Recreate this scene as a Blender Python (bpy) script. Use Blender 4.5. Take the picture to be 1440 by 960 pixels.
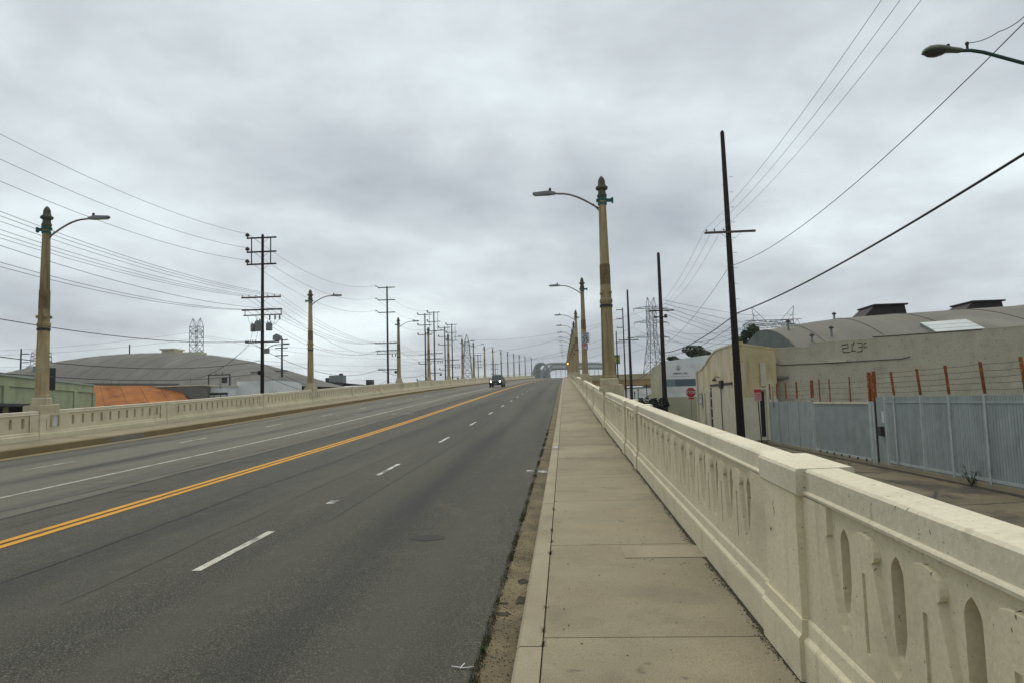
import bpy, bmesh, math, random, bisect
from mathutils import Vector, Matrix
random.seed(7)
R = math.radians
for o in list(bpy.data.objects): bpy.data.objects.remove(o)
scene = bpy.context.scene
COL = scene.collection

# ------------------------------------------------------------------ camera
cam_d = bpy.data.cameras.new('camera'); cam = bpy.data.objects.new('camera', cam_d); COL.objects.link(cam)
cam_d.sensor_fit = 'HORIZONTAL'; cam_d.sensor_width = 36.0; cam_d.lens = 25.0
cam_d.clip_start = 0.05; cam_d.clip_end = 6000
PITCH, ROLL, YAW = math.atan(.086), .0275, math.atan(.072)
d = Vector((-math.sin(YAW)*math.cos(PITCH), math.cos(YAW)*math.cos(PITCH), math.sin(PITCH)))
r0 = Vector((math.cos(YAW), math.sin(YAW), 0)); u0 = r0.cross(d)
rr = r0*math.cos(ROLL) - u0*math.sin(ROLL); uu = u0*math.cos(ROLL) + r0*math.sin(ROLL)
m3 = Matrix((rr, uu, -d)).transposed()
cam.matrix_world = Matrix.Translation((0, 0, 1.6)) @ m3.to_4x4()
scene.camera = cam

# ------------------------------------------------------------------ overcast sky, soft sun, exposure
SUN_EL, SUN_AZ = R(66), R(-8)          # azimuth measured from +Y towards +X
world = bpy.data.worlds.new('World'); scene.world = world; world.use_nodes = True
nt = world.node_tree; nt.nodes.clear()
def wn(t, **k):
    n = nt.nodes.new(t)
    for a, b in k.items(): setattr(n, a, b)
    return n
tc = wn('ShaderNodeTexCoord'); sep = wn('ShaderNodeSeparateXYZ')
nt.links.new(tc.outputs['Generated'], sep.inputs[0])
def wmath(op, a, b=None):
    n = wn('ShaderNodeMath', operation=op)
    for i, v in enumerate((a, b)):
        if v is None: continue
        if isinstance(v, (int, float)): n.inputs[i].default_value = v
        else: nt.links.new(v, n.inputs[i])
    return n.outputs[0]
zc = wmath('ADD', wmath('MAXIMUM', sep.outputs[2], 0.0), 0.22)
px = wmath('DIVIDE', sep.outputs[0], zc); py = wmath('DIVIDE', sep.outputs[1], zc)
comb = wn('ShaderNodeCombineXYZ'); nt.links.new(px, comb.inputs[0]); nt.links.new(py, comb.inputs[1])
def wnoise(scale, detail, rough, dist, off):
    mp = wn('ShaderNodeMapping'); mp.inputs['Location'].default_value = off
    nt.links.new(comb.outputs[0], mp.inputs[0])
    n = wn('ShaderNodeTexNoise'); nt.links.new(mp.outputs[0], n.inputs['Vector'])
    n.inputs['Scale'].default_value = scale; n.inputs['Detail'].default_value = detail
    n.inputs['Roughness'].default_value = rough; n.inputs['Distortion'].default_value = dist
    return n.outputs['Fac']
n1 = wnoise(.72, 3, .45, .35, (3.1, 1.4, 0)); n2 = wnoise(2.1, 8, .58, .15, (7.7, 2.2, 3))
nsum = wmath('ADD', wmath('MULTIPLY', n1, .66), wmath('MULTIPLY', n2, .34))
ramp = wn('ShaderNodeValToRGB'); nt.links.new(nsum, ramp.inputs[0])
cr = ramp.color_ramp; cr.elements[0].position = .37; cr.elements[0].color = (.335, .368, .405, 1)
cr.elements[1].position = .64; cr.elements[1].color = (.77, .855, .87, 1)
e = cr.elements.new(.5); e.color = (.515, .562, .588, 1)
sky = wn('ShaderNodeTexSky'); sky.sky_type = 'NISHITA'; sky.sun_disc = False
sky.sun_elevation = SUN_EL; sky.sun_rotation = SUN_AZ
skm = wn('ShaderNodeVectorMath', operation='SCALE'); nt.links.new(sky.outputs[0], skm.inputs[0]); skm.inputs['Scale'].default_value = .07
mix = wn('ShaderNodeMix', data_type='RGBA'); mix.inputs[0].default_value = .94
nt.links.new(skm.outputs[0], mix.inputs[6]); nt.links.new(ramp.outputs[0], mix.inputs[7])
bg = wn('ShaderNodeBackground'); nt.links.new(mix.outputs[2], bg.inputs[0]); bg.inputs[1].default_value = 1.0
wo = wn('ShaderNodeOutputWorld'); nt.links.new(bg.outputs[0], wo.inputs[0])

sun_d = bpy.data.lights.new('sun', 'SUN'); sun_d.energy = 1.6; sun_d.angle = R(50); sun_d.color = (1, .95, .86)
sun = bpy.data.objects.new('sun', sun_d); COL.objects.link(sun)
sv = Vector((math.sin(SUN_AZ)*math.cos(SUN_EL), math.cos(SUN_AZ)*math.cos(SUN_EL), math.sin(SUN_EL)))
sun.rotation_euler = sv.to_track_quat('Z', 'Y').to_euler()
scene.view_settings.view_transform = 'Standard'; scene.view_settings.look = 'None'
scene.view_settings.exposure = 0.33; scene.view_settings.gamma = 1.0
scene.render.engine = 'CYCLES'

# ------------------------------------------------------------------ road profile (height of the ramp along Y)
K = [(-30,-.95),(-12,-.42),(0,-.06),(5,.09),(13,.36),(25,.80),(45,1.68),(75,3.02),(120,4.85),(194,7.78),(250,9.95),(292,11.5),(320,12.25),(360,12.7),(420,12.7),(500,12.2),(620,11)]
_x = [k[0] for k in K]; _y = [k[1] for k in K]
_dd = [(_y[i+1]-_y[i])/(_x[i+1]-_x[i]) for i in range(len(K)-1)]
_m = [_dd[0]] + [(_dd[i-1]+_dd[i])/2 for i in range(1, len(_dd))] + [_dd[-1]]
def zp(Y):
    i = min(max(bisect.bisect(_x, Y)-1, 0), len(_dd)-1); h = _x[i+1]-_x[i]; t = (Y-_x[i])/h
    if t < 0: return _y[0]+_m[0]*(Y-_x[0])
    if t > 1: return _y[-1]+_m[-1]*(Y-_x[-1])
    a = t*t*(3-2*t)
    return _y[i]*(1-a)+_y[i+1]*a+h*_m[i]*t*(1-t)**2-h*_m[i+1]*t*t*(1-t)
def xs(X, Y):                     # the left side of the deck draws in towards the main span
    if X >= 0 or Y < 140: return X
    return X*(1-min((Y-140)**2*.00022, 9)/18.0)

# ------------------------------------------------------------------ materials
MATS = {}
def mat(name, c1, c2=None, scale=2.0, rough=.85, bump=0.0, bscale=40.0, speck=None, stain=None, stretch=(1,1,1), metal=0.0, spec=.3, fine=.12, pos='world', objvar=0.0, bands=None, fscale=None):
    if name in MATS: return MATS[name]
    m = bpy.data.materials.new(name); m.use_nodes = True; t = m.node_tree; N = t.nodes; L = t.links
    b = N['Principled BSDF']; b.inputs['Roughness'].default_value = rough; b.inputs['Metallic'].default_value = metal
    b.inputs['Specular IOR Level'].default_value = spec
    geo = N.new('ShaderNodeNewGeometry'); P = geo.outputs['Position']
    if pos == 'object':
        tcc = N.new('ShaderNodeTexCoord'); P = tcc.outputs['Object']
    def noise(sc, det, st=(1,1,1), off=0, rg=.55):
        mp = N.new('ShaderNodeMapping'); mp.inputs['Scale'].default_value = st; mp.inputs['Location'].default_value = (off, off*1.7, off*.6)
        L.new(P, mp.inputs[0])
        n = N.new('ShaderNodeTexNoise'); L.new(mp.outputs[0], n.inputs['Vector'])
        n.inputs['Scale'].default_value = sc; n.inputs['Detail'].default_value = det; n.inputs['Roughness'].default_value = rg
        return n.outputs['Fac']
    def rampf(f, a, bb):
        q = N.new('ShaderNodeMapRange'); q.inputs[1].default_value = a; q.inputs[2].default_value = bb; L.new(f, q.inputs[0]); return q.outputs[0]
    def mixc(f, A, B, mode='MIX'):
        q = N.new('ShaderNodeMix'); q.data_type = 'RGBA'; q.blend_type = mode
        if isinstance(f, float): q.inputs[0].default_value = f
        else: L.new(f, q.inputs[0])
        for i, v in ((6, A), (7, B)):
            if isinstance(v, tuple): q.inputs[i].default_value = (*v[:3], 1)
            else: L.new(v, q.inputs[i])
        return q.outputs[2]
    c2 = c2 or tuple(x*.75 for x in c1)
    col = mixc(rampf(noise(scale, 6, stretch), .32, .68), c1, c2)
    if fine:
        f = rampf(noise(fscale or scale*28, 3, (1,1,1), 5), .25, .75)
        lo = tuple([1-fine]*3); hi = tuple([1+fine]*3)
        col = mixc(1.0, col, mixc(f, lo, hi), 'MULTIPLY')
    for k, sset in enumerate(stain or []):          # (colour, scale, stretch, lo, hi, strength)
        sc_, ss, st, lo, hi, stg = sset
        f = rampf(noise(ss, 5, st, 11+k*7), lo, hi)
        q = N.new('ShaderNodeMath'); q.operation = 'MULTIPLY'; L.new(f, q.inputs[0]); q.inputs[1].default_value = stg
        col = mixc(q.outputs[0], col, sc_)
    if speck:
        sc_, ss, lo, hi = speck
        col = mixc(rampf(noise(ss, 2, (1,1,1), 23), lo, hi), col, sc_)
    for bc, bw, bcol, bst in bands or []:          # lengthwise wear: wheel tracks and oil drips
        sx_ = N.new('ShaderNodeSeparateXYZ'); L.new(P, sx_.inputs[0])
        def mth(op, a, bb):
            q = N.new('ShaderNodeMath'); q.operation = op
            for i, v in enumerate((a, bb)):
                if isinstance(v, (int, float)): q.inputs[i].default_value = v
                else: L.new(v, q.inputs[i])
            return q.outputs[0]
        nz = noise(.9, 5, (1,.12,1), bc*3.3)
        dx_ = mth('ABSOLUTE', mth('ADD', mth('SUBTRACT', sx_.outputs[0], bc), mth('MULTIPLY', mth('SUBTRACT', nz, .5), .5)), 0)
        f = mth('MULTIPLY', mth('MULTIPLY', rampf(dx_, bw, bw*.2), rampf(nz, .3, .65)), bst)
        col = mixc(f, col, bcol)
    if objvar:
        oi = N.new('ShaderNodeObjectInfo'); q = N.new('ShaderNodeMapRange'); q.inputs[3].default_value = 1-objvar; q.inputs[4].default_value = 1+objvar
        L.new(oi.outputs['Random'], q.inputs[0]); vm = N.new('ShaderNodeVectorMath'); vm.operation = 'SCALE'; L.new(col, vm.inputs[0]); L.new(q.outputs[0], vm.inputs['Scale']); col = vm.outputs[0]
    L.new(col, b.inputs['Base Color'])
    if bump:
        bn = N.new('ShaderNodeBump'); bn.inputs['Strength'].default_value = min(1, bump); bn.inputs['Distance'].default_value = .01
        L.new(noise(bscale, 5, (1,1,1), 3), bn.inputs['Height']); L.new(bn.outputs[0], b.inputs['Normal'])
    MATS[name] = m; return m
def emit(name, c, s):
    m = bpy.data.materials.new(name); m.use_nodes = True; b = m.node_tree.nodes['Principled BSDF']
    b.inputs['Base Color'].default_value = (*c, 1); b.inputs['Emission Color'].default_value = (*c, 1); b.inputs['Emission Strength'].default_value = s
    return m
def glassmat(name, c, rough=.08):
    m = bpy.data.materials.new(name); m.use_nodes = True; b = m.node_tree.nodes['Principled BSDF']
    b.inputs['Base Color'].default_value = (*c, 1); b.inputs['Roughness'].default_value = rough; b.inputs['Specular IOR Level'].default_value = .8
    return m
CREAM = mat('parapet_concrete', (.62,.56,.395), (.55,.495,.345), 1.3, .9, .25, 40, speck=((.12,.11,.085), 38, .69, .75),
    stain=[((.35,.31,.215), .9, (1,1,2.2), .52, .75, .5), ((.63,.60,.49), 2.6, (1,1,1), .58, .8, .5), ((.30,.26,.17), 2.6, (3,3,.25), .6, .78, .45)], fine=.09, objvar=.05)
CAPC = mat('cap_concrete', (.62,.57,.43), (.53,.485,.355), 1.1, .9, .25, 45, speck=((.16,.15,.12), 45, .68, .75),
    stain=[((.30,.27,.19), 1.4, (1,1,1), .55, .78, .6), ((.25,.22,.15), 9, (1,1,1), .66, .74, .5)], fine=.1, objvar=.06)
LAMPC = mat('lamp_concrete', (.37,.295,.165), (.29,.225,.12), 2.4, .9, .4, 50, stain=[((.13,.095,.045), 2.2, (3,3,.16), .5, .7, .8), ((.46,.40,.27), 2.2, (2,2,.4), .56, .78, .6)], fine=.2, objvar=.12)
LAMPD = mat('lamp_patched_concrete', (.21,.145,.07), (.12,.085,.042), 6, .9, .6, 40, fine=.3)
FINIAL = mat('weathered_finial', (.12,.105,.07), (.075,.075,.055), 6, .9, .4, 40, stain=[((.06,.09,.07), 4, (1,1,1), .5, .66, .6)], fine=.3)
PED = mat('pedestal_concrete', (.50,.44,.30), (.40,.35,.23), 1.6, .9, .4, 50, stain=[((.24,.2,.14), 2.5, (2,2,.5), .52, .75, .6)], fine=.16)
ASPH = mat('asphalt', (.050,.048,.035), (.027,.027,.020), .55, .88, .9, 120, stretch=(1.1,.05,1), speck=((.15,.142,.11), 75, .50, .70),
    stain=[((.088,.083,.062), .34, (1,.05,1), .48, .68, .75), ((.026,.027,.026), .8, (1,.03,1), .53, .70, .8), ((.03,.03,.026), 2.4, (1,.35,1), .52, .72, .55), ((.082,.077,.057), 3.6, (1,.5,1), .56, .74, .6)], fine=.45, fscale=60, bands=[(-1.35,.55,(.072,.069,.052),.75),(-3.0,.5,(.072,.069,.052),.7),(-2.2,.45,(.026,.027,.025),.75),(-4.45,.5,(.068,.065,.05),.7),(-6.0,.5,(.068,.065,.05),.7),(-5.2,.5,(.03,.03,.028),.7),(-.85,.3,(.035,.034,.028),.6)])
ASPHO = mat('older_asphalt', (.118,.110,.082), (.09,.085,.064), .55, .88, .9, 120, stretch=(1.1,.05,1), speck=((.19,.178,.135), 70, .50, .72),
    stain=[((.045,.045,.04), .5, (1,.03,1), .54, .70, .8), ((.15,.142,.11), .4, (1,.06,1), .5, .7, .6), ((.055,.053,.043), 2.2, (1,.4,1), .54, .72, .5)], fine=.3, fscale=60, bands=[(-11.4,.6,(.035,.034,.03),.8),(-8.9,.35,(.05,.048,.042),.5),(-14.1,.55,(.045,.044,.038),.75),(-15.2,.35,(.05,.044,.032),.8)])
OILM = mat('oil_soaked_asphalt', (.022,.021,.018), (.03,.029,.025), 8, .8, fine=.3)
CRACK = mat('crack_tar', (.03,.03,.028), (.045,.043,.04), 6, .9)
def paint(name, c, base=(.085,.085,.078), lo=.56, hi=.66):
    return mat(name, c, tuple(x*.8 for x in c), 3, .7, .4, 90, stain=[(base, 7, (1,.35,1), lo, hi, .8), (base, 45, (1,1,1), .56, .64, .75)], fine=.2)
PWHITE = paint('road_paint_white', (.50,.48,.40), lo=.5, hi=.64); PYEL = mat('road_paint_yellow', (.58,.275,.008), (.48,.22,.007), 3, .75, .3, 90, stain=[((.16,.09,.03), 6, (1,.3,1), .58, .72, .6)], fine=.2, fscale=90)
PWHITE_W = paint('road_paint_white_worn', (.50,.49,.44), lo=.44, hi=.56)
SIDEW = mat('sidewalk_concrete', (.265,.23,.15), (.215,.185,.12), .9, .92, .7, 90, speck=((.11,.10,.07), 60, .64, .74),
    stain=[((.12,.108,.075), 1.3, (1,1,1), .54, .75, .6), ((.30,.275,.2), 2.2, (1,1,1), .6, .8, .45), ((.25,.185,.105), .7, (1,1,1), .58, .8, .4), ((.10,.09,.065), 6, (1,1,1), .66, .72, .7), ((.13,.115,.08), .55, (1,1,1), .5, .66, .45)], fine=.26, objvar=.07, fscale=130)
KERBC = mat('kerb_concrete', (.30,.262,.178), (.24,.205,.138), 1.2, .92, .6, 80, stain=[((.13,.11,.075), 2, (1,.5,1), .52, .75, .6)], fine=.18, objvar=.06, fscale=110)
KERBL = mat('kerb_concrete_stained', (.21,.165,.08), (.16,.125,.062), 1.2, .92, .5, 60, stain=[((.20,.175,.115), .35, (1,.6,1), .6, .72, .7)], fine=.2)
GUTT = mat('gutter_concrete', (.195,.155,.085), (.085,.07,.04), 1.8, .95, .8, 70, stain=[((.07,.058,.04), 1.6, (1,.6,1), .5, .68, .8), ((.30,.255,.16), 2.7, (1,1,1), .6, .78, .5)], fine=.32)
STREET = mat('side_street_asphalt', (.155,.128,.078), (.10,.083,.052), .7, .95, .8, 60, speck=((.17,.145,.09), 30, .6, .7), stain=[((.03,.027,.022), .8, (1,.7,1), .48, .62, .8), ((.17,.15,.105), .5, (1,.4,1), .56, .78, .6)], fine=.3)
GROUND = mat('ground_soil', (.14,.125,.09), (.10,.09,.065), .08, .95, fine=.25)
WOOD = mat('pole_wood', (.022,.014,.011), (.013,.009,.008), 3, .9, .6, 40, stretch=(3,3,.3), fine=.3)
WOODL = mat('crossarm_wood', (.11,.075,.052), (.06,.042,.032), 3, .9, fine=.25)
IRON = mat('dark_iron', (.03,.03,.032), (.045,.04,.038), 6, .7, fine=.2)
WIRE = mat('wire_black', (.028,.028,.03), (.035,.035,.035), 5, .7, fine=0)
WIREG = mat('wire_grey', (.085,.088,.095), (.07,.073,.08), 5, .6, fine=0)
GALV = mat('galvanised_grey', (.23,.245,.25), (.17,.18,.185), 3, .6, metal=.2, fine=.15)
LATT = mat('lattice_steel', (.19,.205,.215), (.15,.16,.17), .5, .7, fine=.1)
TEAL = mat('teal_bracket_paint', (.035,.13,.115), (.022,.075,.07), 7, .7, fine=.25)
ARMG = mat('lamp_arm_grey', (.22,.20,.19), (.15,.12,.105), 4, .6, fine=.2)
LENS = glassmat('lamp_lens', (.25,.25,.22), .3)
GREENL = mat('cobra_green_paint', (.16,.20,.15), (.11,.14,.105), 6, .6, fine=.2)
GREENA = mat('cobra_arm_paint', (.03,.075,.065), (.022,.055,.05), 6, .6, fine=.2)
RUST = mat('rusty_iron', (.30,.085,.02), (.11,.03,.012), 9, .95, .5, 60, stain=[((.36,.20,.05), 9, (1,1,.6), .55, .65, .8), ((.35,.35,.32), 12, (1,1,.5), .64, .7, .8)], fine=.35)
FENCE = mat('fence_bluegrey_paint', (.285,.325,.325), (.23,.265,.265), 1.6, .7, stain=[((.13,.14,.13), 2.2, (1,1,.4), .55, .78, .5), ((.30,.32,.30), 5, (1,1,1), .6, .8, .3), ((.16,.10,.06), 3, (2,2,.4), .68, .76, .6)], fine=.15, objvar=.08)
FENCEL = mat('fence_post_paint', (.40,.44,.43), (.32,.355,.35), 3, .7, stain=[((.16,.13,.09), 4, (1,1,.5), .6, .78, .6)], fine=.15)
STUCCO = mat('grey_stucco', (.48,.445,.345), (.40,.37,.285), .8, .95, .8, 25, speck=((.24,.21,.155), 9, .62, .76),
    stain=[((.25,.225,.17), 1.0, (1,1,.6), .5, .75, .6), ((.50,.43,.27), .55, (1,1,1), .57, .8, .5)], fine=.2)
CREAMB = mat('cream_stucco', (.54,.45,.27), (.46,.37,.20), .9, .95, .5, 20, stain=[((.60,.56,.44), .7, (1.5,1.5,.4), .46, .64, .85), ((.24,.18,.10), 1.5, (2,2,.3), .58, .76, .7)], fine=.16)
CREAMP = mat('pale_render', (.58,.545,.42), (.50,.465,.35), 1.2, .95, stain=[((.22,.20,.14), 1.4, (1.5,1.5,.4), .55, .76, .6)], fine=.14)
WHITEB = mat('white_wall_paint', (.76,.78,.76), (.68,.70,.69), .9, .9, stain=[((.29,.285,.225), .35, (1,1,2), .52, .72, .55)], fine=.08)
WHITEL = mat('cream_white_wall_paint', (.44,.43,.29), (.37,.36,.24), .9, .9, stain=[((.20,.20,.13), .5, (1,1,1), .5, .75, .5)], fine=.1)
BLUEB = mat('blue_band_paint', (.20,.26,.285), (.155,.205,.23), 1.2, .8, fine=.1)
BLUED = mat('dark_blue_shutter', (.10,.14,.165), (.075,.11,.13), 1.5, .6, fine=.1)
ROOFG = mat('grey_roof_felt', (.17,.162,.135), (.132,.126,.107), .5, .95, .4, 12, stretch=(1.6,.25,1), stain=[((.12,.112,.095), .7, (1,.25,1), .53, .74, .6), ((.29,.27,.225), .3, (1,.5,1), .56, .78, .5)], fine=.14)
ROOFL = mat('warehouse_roof_felt', (.15,.145,.13), (.118,.114,.103), .25, .95, stretch=(1.3,.3,1), stain=[((.20,.19,.165), .4, (1.4,.2,1), .54, .72, .6)], fine=.12)
SEAM = mat('roof_seam_tar', (.115,.108,.092), (.095,.09,.078), 2, .95)
GABLE = mat('green_stained_metal', (.13,.15,.14), (.10,.115,.115), 1.5, .8, stain=[((.05,.12,.075), .9, (1,1,1), .5, .66, .7)], fine=.15)
BRONZE = mat('dark_brown_metal', (.022,.013,.010), (.015,.010,.009), 3, .7, fine=.2)
SKYL = mat('skylight_panel', (.40,.435,.43), (.33,.36,.355), 1.5, .35, stain=[((.22,.23,.21), 2, (1,1,1), .58, .76, .5)], fine=.08)
GREENW = mat('green_stucco', (.36,.40,.26), (.27,.30,.18), .7, .95, .5, 18, stain=[((.19,.20,.12), 1.1, (1,1,.5), .52, .74, .6), ((.27,.30,.19), .7, (1,1,1), .58, .8, .5)], fine=.15)
TRIMG = mat('pale_green_trim', (.33,.38,.34), (.27,.31,.28), 2, .8)
ORANGE = mat('rust_orange_roof', (.36,.135,.034), (.25,.09,.024), .7, .95, stain=[((.13,.05,.02), .9, (1,1,.5), .48, .68, .8), ((.45,.19,.06), .7, (1,1,1), .6, .78, .5)], fine=.15)
GREYBLK = mat('grey_block_wall', (.20,.19,.16), (.16,.15,.13), 1.1, .95, fine=.15)
DARK = mat('dark_opening', (.012,.012,.012), (.02,.018,.016), 2, .95, fine=0)
BLACKG = glassmat('dark_window_glass', (.03,.035,.04), .12)
REDS = mat('sign_red', (.42,.02,.022), (.36,.018,.02), 6, .5, fine=.05)
REDW = mat('faded_red_sign', (.42,.14,.17), (.34,.10,.12), 6, .6, fine=.1)
WHITES = mat('sign_white', (.55,.57,.57), (.48,.50,.50), 5, .5, fine=.05)
GREYS = mat('sign_grey_white', (.42,.45,.45), (.36,.39,.39), 5, .5, fine=.05)
BLACK = mat('sign_black', (.015,.015,.015), (.02,.02,.02), 6, .6, fine=0)
PINK = mat('pink_plate', (.45,.24,.25), (.40,.20,.21), 12, .6, fine=.1)
YELB = mat('ochre_concrete', (.36,.24,.10), (.29,.19,.075), .4, .9, fine=.12)
YELL = mat('pale_ochre_concrete', (.40,.34,.20), (.34,.28,.16), .4, .9, fine=.12)
CARB = mat('car_paint_dark', (.022,.021,.025), (.018,.017,.02), 3, .3, spec=.5, fine=0)
TYRE = mat('tyre_rubber', (.012,.012,.012), (.018,.018,.018), 6, .9, fine=0)
CARG = mat('car_glass', (.04,.06,.07), (.035,.05,.06), 3, .35, spec=.25, fine=0)
STEELB = mat('arch_steel_hazed', (.27,.295,.30), (.22,.245,.25), .2, .7, fine=.1)  # steel colour lightened, so some distance haze is painted into it
LEAF = mat('leaf_dark_green', (.04,.068,.022), (.02,.036,.012), .9, .7, fine=.2)
LEAF2 = mat('leaf_mid_green', (.05,.075,.03), (.03,.048,.02), .9, .7, fine=.2)
SHRUBL = mat('leaf_blackish_green', (.012,.015,.009), (.008,.01,.006), .9, .8, fine=.2)
WEEDM = mat('weed_green', (.055,.10,.022), (.04,.065,.016), 4, .8, fine=.2)
WEEDO = mat('weed_olive', (.075,.075,.025), (.045,.045,.018), 4, .8, fine=.2)
DIRT = mat('dirt_debris', (.05,.042,.027), (.025,.021,.015), 12, .95, fine=.3)
PAPER = mat('litter_white', (.62,.62,.60), (.5,.5,.48), 8, .8)
BARB = mat('barbed_wire_steel', (.09,.07,.055), (.06,.045,.035), 8, .8)
BARK = mat('bark', (.06,.048,.035), (.035,.03,.022), 5, .95)

# ------------------------------------------------------------------ mesh helpers
class MB:
    def __init__(s): s.v = []; s.f = []
    def add(s, vs, fs):
        o = len(s.v); s.v += [tuple(p) for p in vs]; s.f += [tuple(i+o for i in q) for q in fs]; return s
    def box(s, x0, x1, y0, y1, z0, z1):
        return s.add([(x0,y0,z0),(x1,y0,z0),(x1,y1,z0),(x0,y1,z0),(x0,y0,z1),(x1,y0,z1),(x1,y1,z1),(x0,y1,z1)],
            [(0,3,2,1),(4,5,6,7),(0,1,5,4),(1,2,6,5),(2,3,7,6),(3,0,4,7)])
    def beam(s, a, b, w, h=None, up=(0,0,1)):
        h = h or w; a = Vector(a); b = Vector(b); t = (b-a).normalized(); u = Vector(up)
        if abs(t.dot(u)) > .98: u = Vector((0,1,0))
        r = t.cross(u).normalized(); u = r.cross(t)
        P = []
        for q in (a, b):
            for sx, sz in ((-1,-1),(1,-1),(1,1),(-1,1)): P.append(q+r*sx*w/2+u*sz*h/2)
        return s.add(P, [(3,2,1,0),(4,5,6,7),(0,1,5,4),(1,2,6,5),(2,3,7,6),(3,0,4,7)])
    def tube(s, pts, rad, n=6, cap=True):
        pts = [Vector(p) for p in pts]; o = len(s.v)
        for i, p in enumerate(pts):
            t = (pts[min(i+1, len(pts)-1)]-pts[max(i-1, 0)]).normalized()
            u = Vector((0,0,1)) if abs(t.z) < .95 else Vector((1,0,0))
            r = t.cross(u).normalized(); w = r.cross(t)
            q = rad[i] if isinstance(rad, (list, tuple)) else rad
            for k in range(n):
                a = 2*math.pi*k/n; s.v.append(tuple(p+r*math.cos(a)*q+w*math.sin(a)*q))
        for i in range(len(pts)-1):
            for k in range(n):
                a = o+i*n+k; b = o+i*n+(k+1) % n; s.f.append((a, b, b+n, a+n))
        if cap:
            s.f.append(tuple(o+k for k in range(n))[::-1]); s.f.append(tuple(o+(len(pts)-1)*n+k for k in range(n)))
        return s
    def lathe(s, prof, n=8, c=(0,0,0), rot=0):
        o = len(s.v)
        for r, z in prof:
            for k in range(n):
                a = rot+2*math.pi*k/n; s.v.append((c[0]+r*math.cos(a), c[1]+r*math.sin(a), c[2]+z))
        for i in range(len(prof)-1):
            for k in range(n):
                a = o+i*n+k; b = o+i*n+(k+1) % n; s.f.append((a, b, b+n, a+n))
        s.f.append(tuple(o+k for k in range(n))[::-1]); s.f.append(tuple(o+(len(prof)-1)*n+k for k in range(n)))
        return s
    def prism(s, pts, off):
        n = len(pts); off = Vector(off); A = [Vector(p) for p in pts]; B = [p+off for p in A]
        return s.add(A+B, [tuple(range(n))[::-1], tuple(range(n, 2*n))]+[(i, (i+1) % n, (i+1) % n+n, i+n) for i in range(n)])
    def build(s, name, m, parent=None, smooth=False, bevel=0.0, recalc=True, loc=None, kind=None):
        me = bpy.data.meshes.new(name); me.from_pydata(s.v, [], s.f)
        if recalc or bevel:
            bm = bmesh.new(); bm.from_mesh(me)
            if bevel:
                bmesh.ops.bevel(bm, geom=[e for e in bm.edges if e.is_manifold and e.calc_face_angle(0) > .5], offset=bevel, segments=2, affect='EDGES', clamp_overlap=True)
            bmesh.ops.recalc_face_normals(bm, faces=bm.faces); bm.to_mesh(me); bm.free()
        me.materials.append(m)
        if smooth: me.shade_smooth()
        o = bpy.data.objects.new(name, me); COL.objects.link(o)
        if parent: o.parent = parent
        if loc: o.location = loc
        if kind: o['kind'] = kind
        return o
def tag(o, label, cat, group=None):
    o['label'] = label; o['category'] = cat
    if group: o['group'] = group
    return o
def thing(name, label, cat, loc=(0,0,0), rz=0, group=None):
    o = bpy.data.objects.new(name, None); COL.objects.link(o); o.location = loc; o.rotation_euler = (0,0,rz); o.empty_display_size = .3
    return tag(o, label, cat, group)
def struct(name, loc=(0,0,0)):
    o = bpy.data.objects.new(name, None); COL.objects.link(o); o.location = loc; o['kind'] = 'structure'; return o
def copy_tree(o, parent=None):
    c = o.copy(); COL.objects.link(c); c.parent = parent
    for ch in o.children: copy_tree(ch, c)
    return c
ORD = ['nearest','second','third','fourth','fifth','sixth','seventh','eighth','ninth','tenth','eleventh','twelfth','thirteenth','fourteenth','fifteenth','sixteenth']
def text(name, s, size, m, parent, loc, rx=math.pi/2, rz=0, depth=.004, align='CENTER'):
    cu = bpy.data.curves.new(name, 'FONT'); cu.body = s; cu.size = size; cu.align_x = align; cu.align_y = 'CENTER'; cu.extrude = depth; cu.offset = size*.018
    t = bpy.data.objects.new(name+'_tmp', cu); COL.objects.link(t); bpy.context.view_layer.update()
    dg = bpy.context.evaluated_depsgraph_get(); me = bpy.data.meshes.new_from_object(t.evaluated_get(dg))
    bpy.data.objects.remove(t); me.name = name; me.materials.clear(); me.materials.append(m)
    o = bpy.data.objects.new(name, me); COL.objects.link(o); o.parent = parent; o.location = loc; o.rotation_euler = (rx, 0, rz); return o

# strips that follow the ramp
def ystops(y0, y1, step):
    n = max(1, int(math.ceil((y1-y0)/step))); return [y0+(y1-y0)*i/n for i in range(n+1)]
def strip(name, sect, y0, y1, m, parent=None, step=2.0, closed=True, jit=0, kind=None, bevel=0):
    """sect: list of (X, dz) across; extruded along the ramp"""
    b = MB(); ys = ystops(y0, y1, step); n = len(sect)
    for Y in ys:
        for X, dz in sect: b.v.append((xs(X, Y)+random.uniform(-jit, jit), Y, zp(Y)+dz))
    for i in range(len(ys)-1):
        for k in range(n if closed else n-1):
            a = i*n+k; c = i*n+(k+1) % n; b.f.append((a, c, c+n, a+n))
    if closed: b.f.append(tuple(range(n))); b.f.append(tuple((len(ys)-1)*n+k for k in range(n)))
    return b.build(name, m, parent, kind=kind, bevel=bevel)

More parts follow.
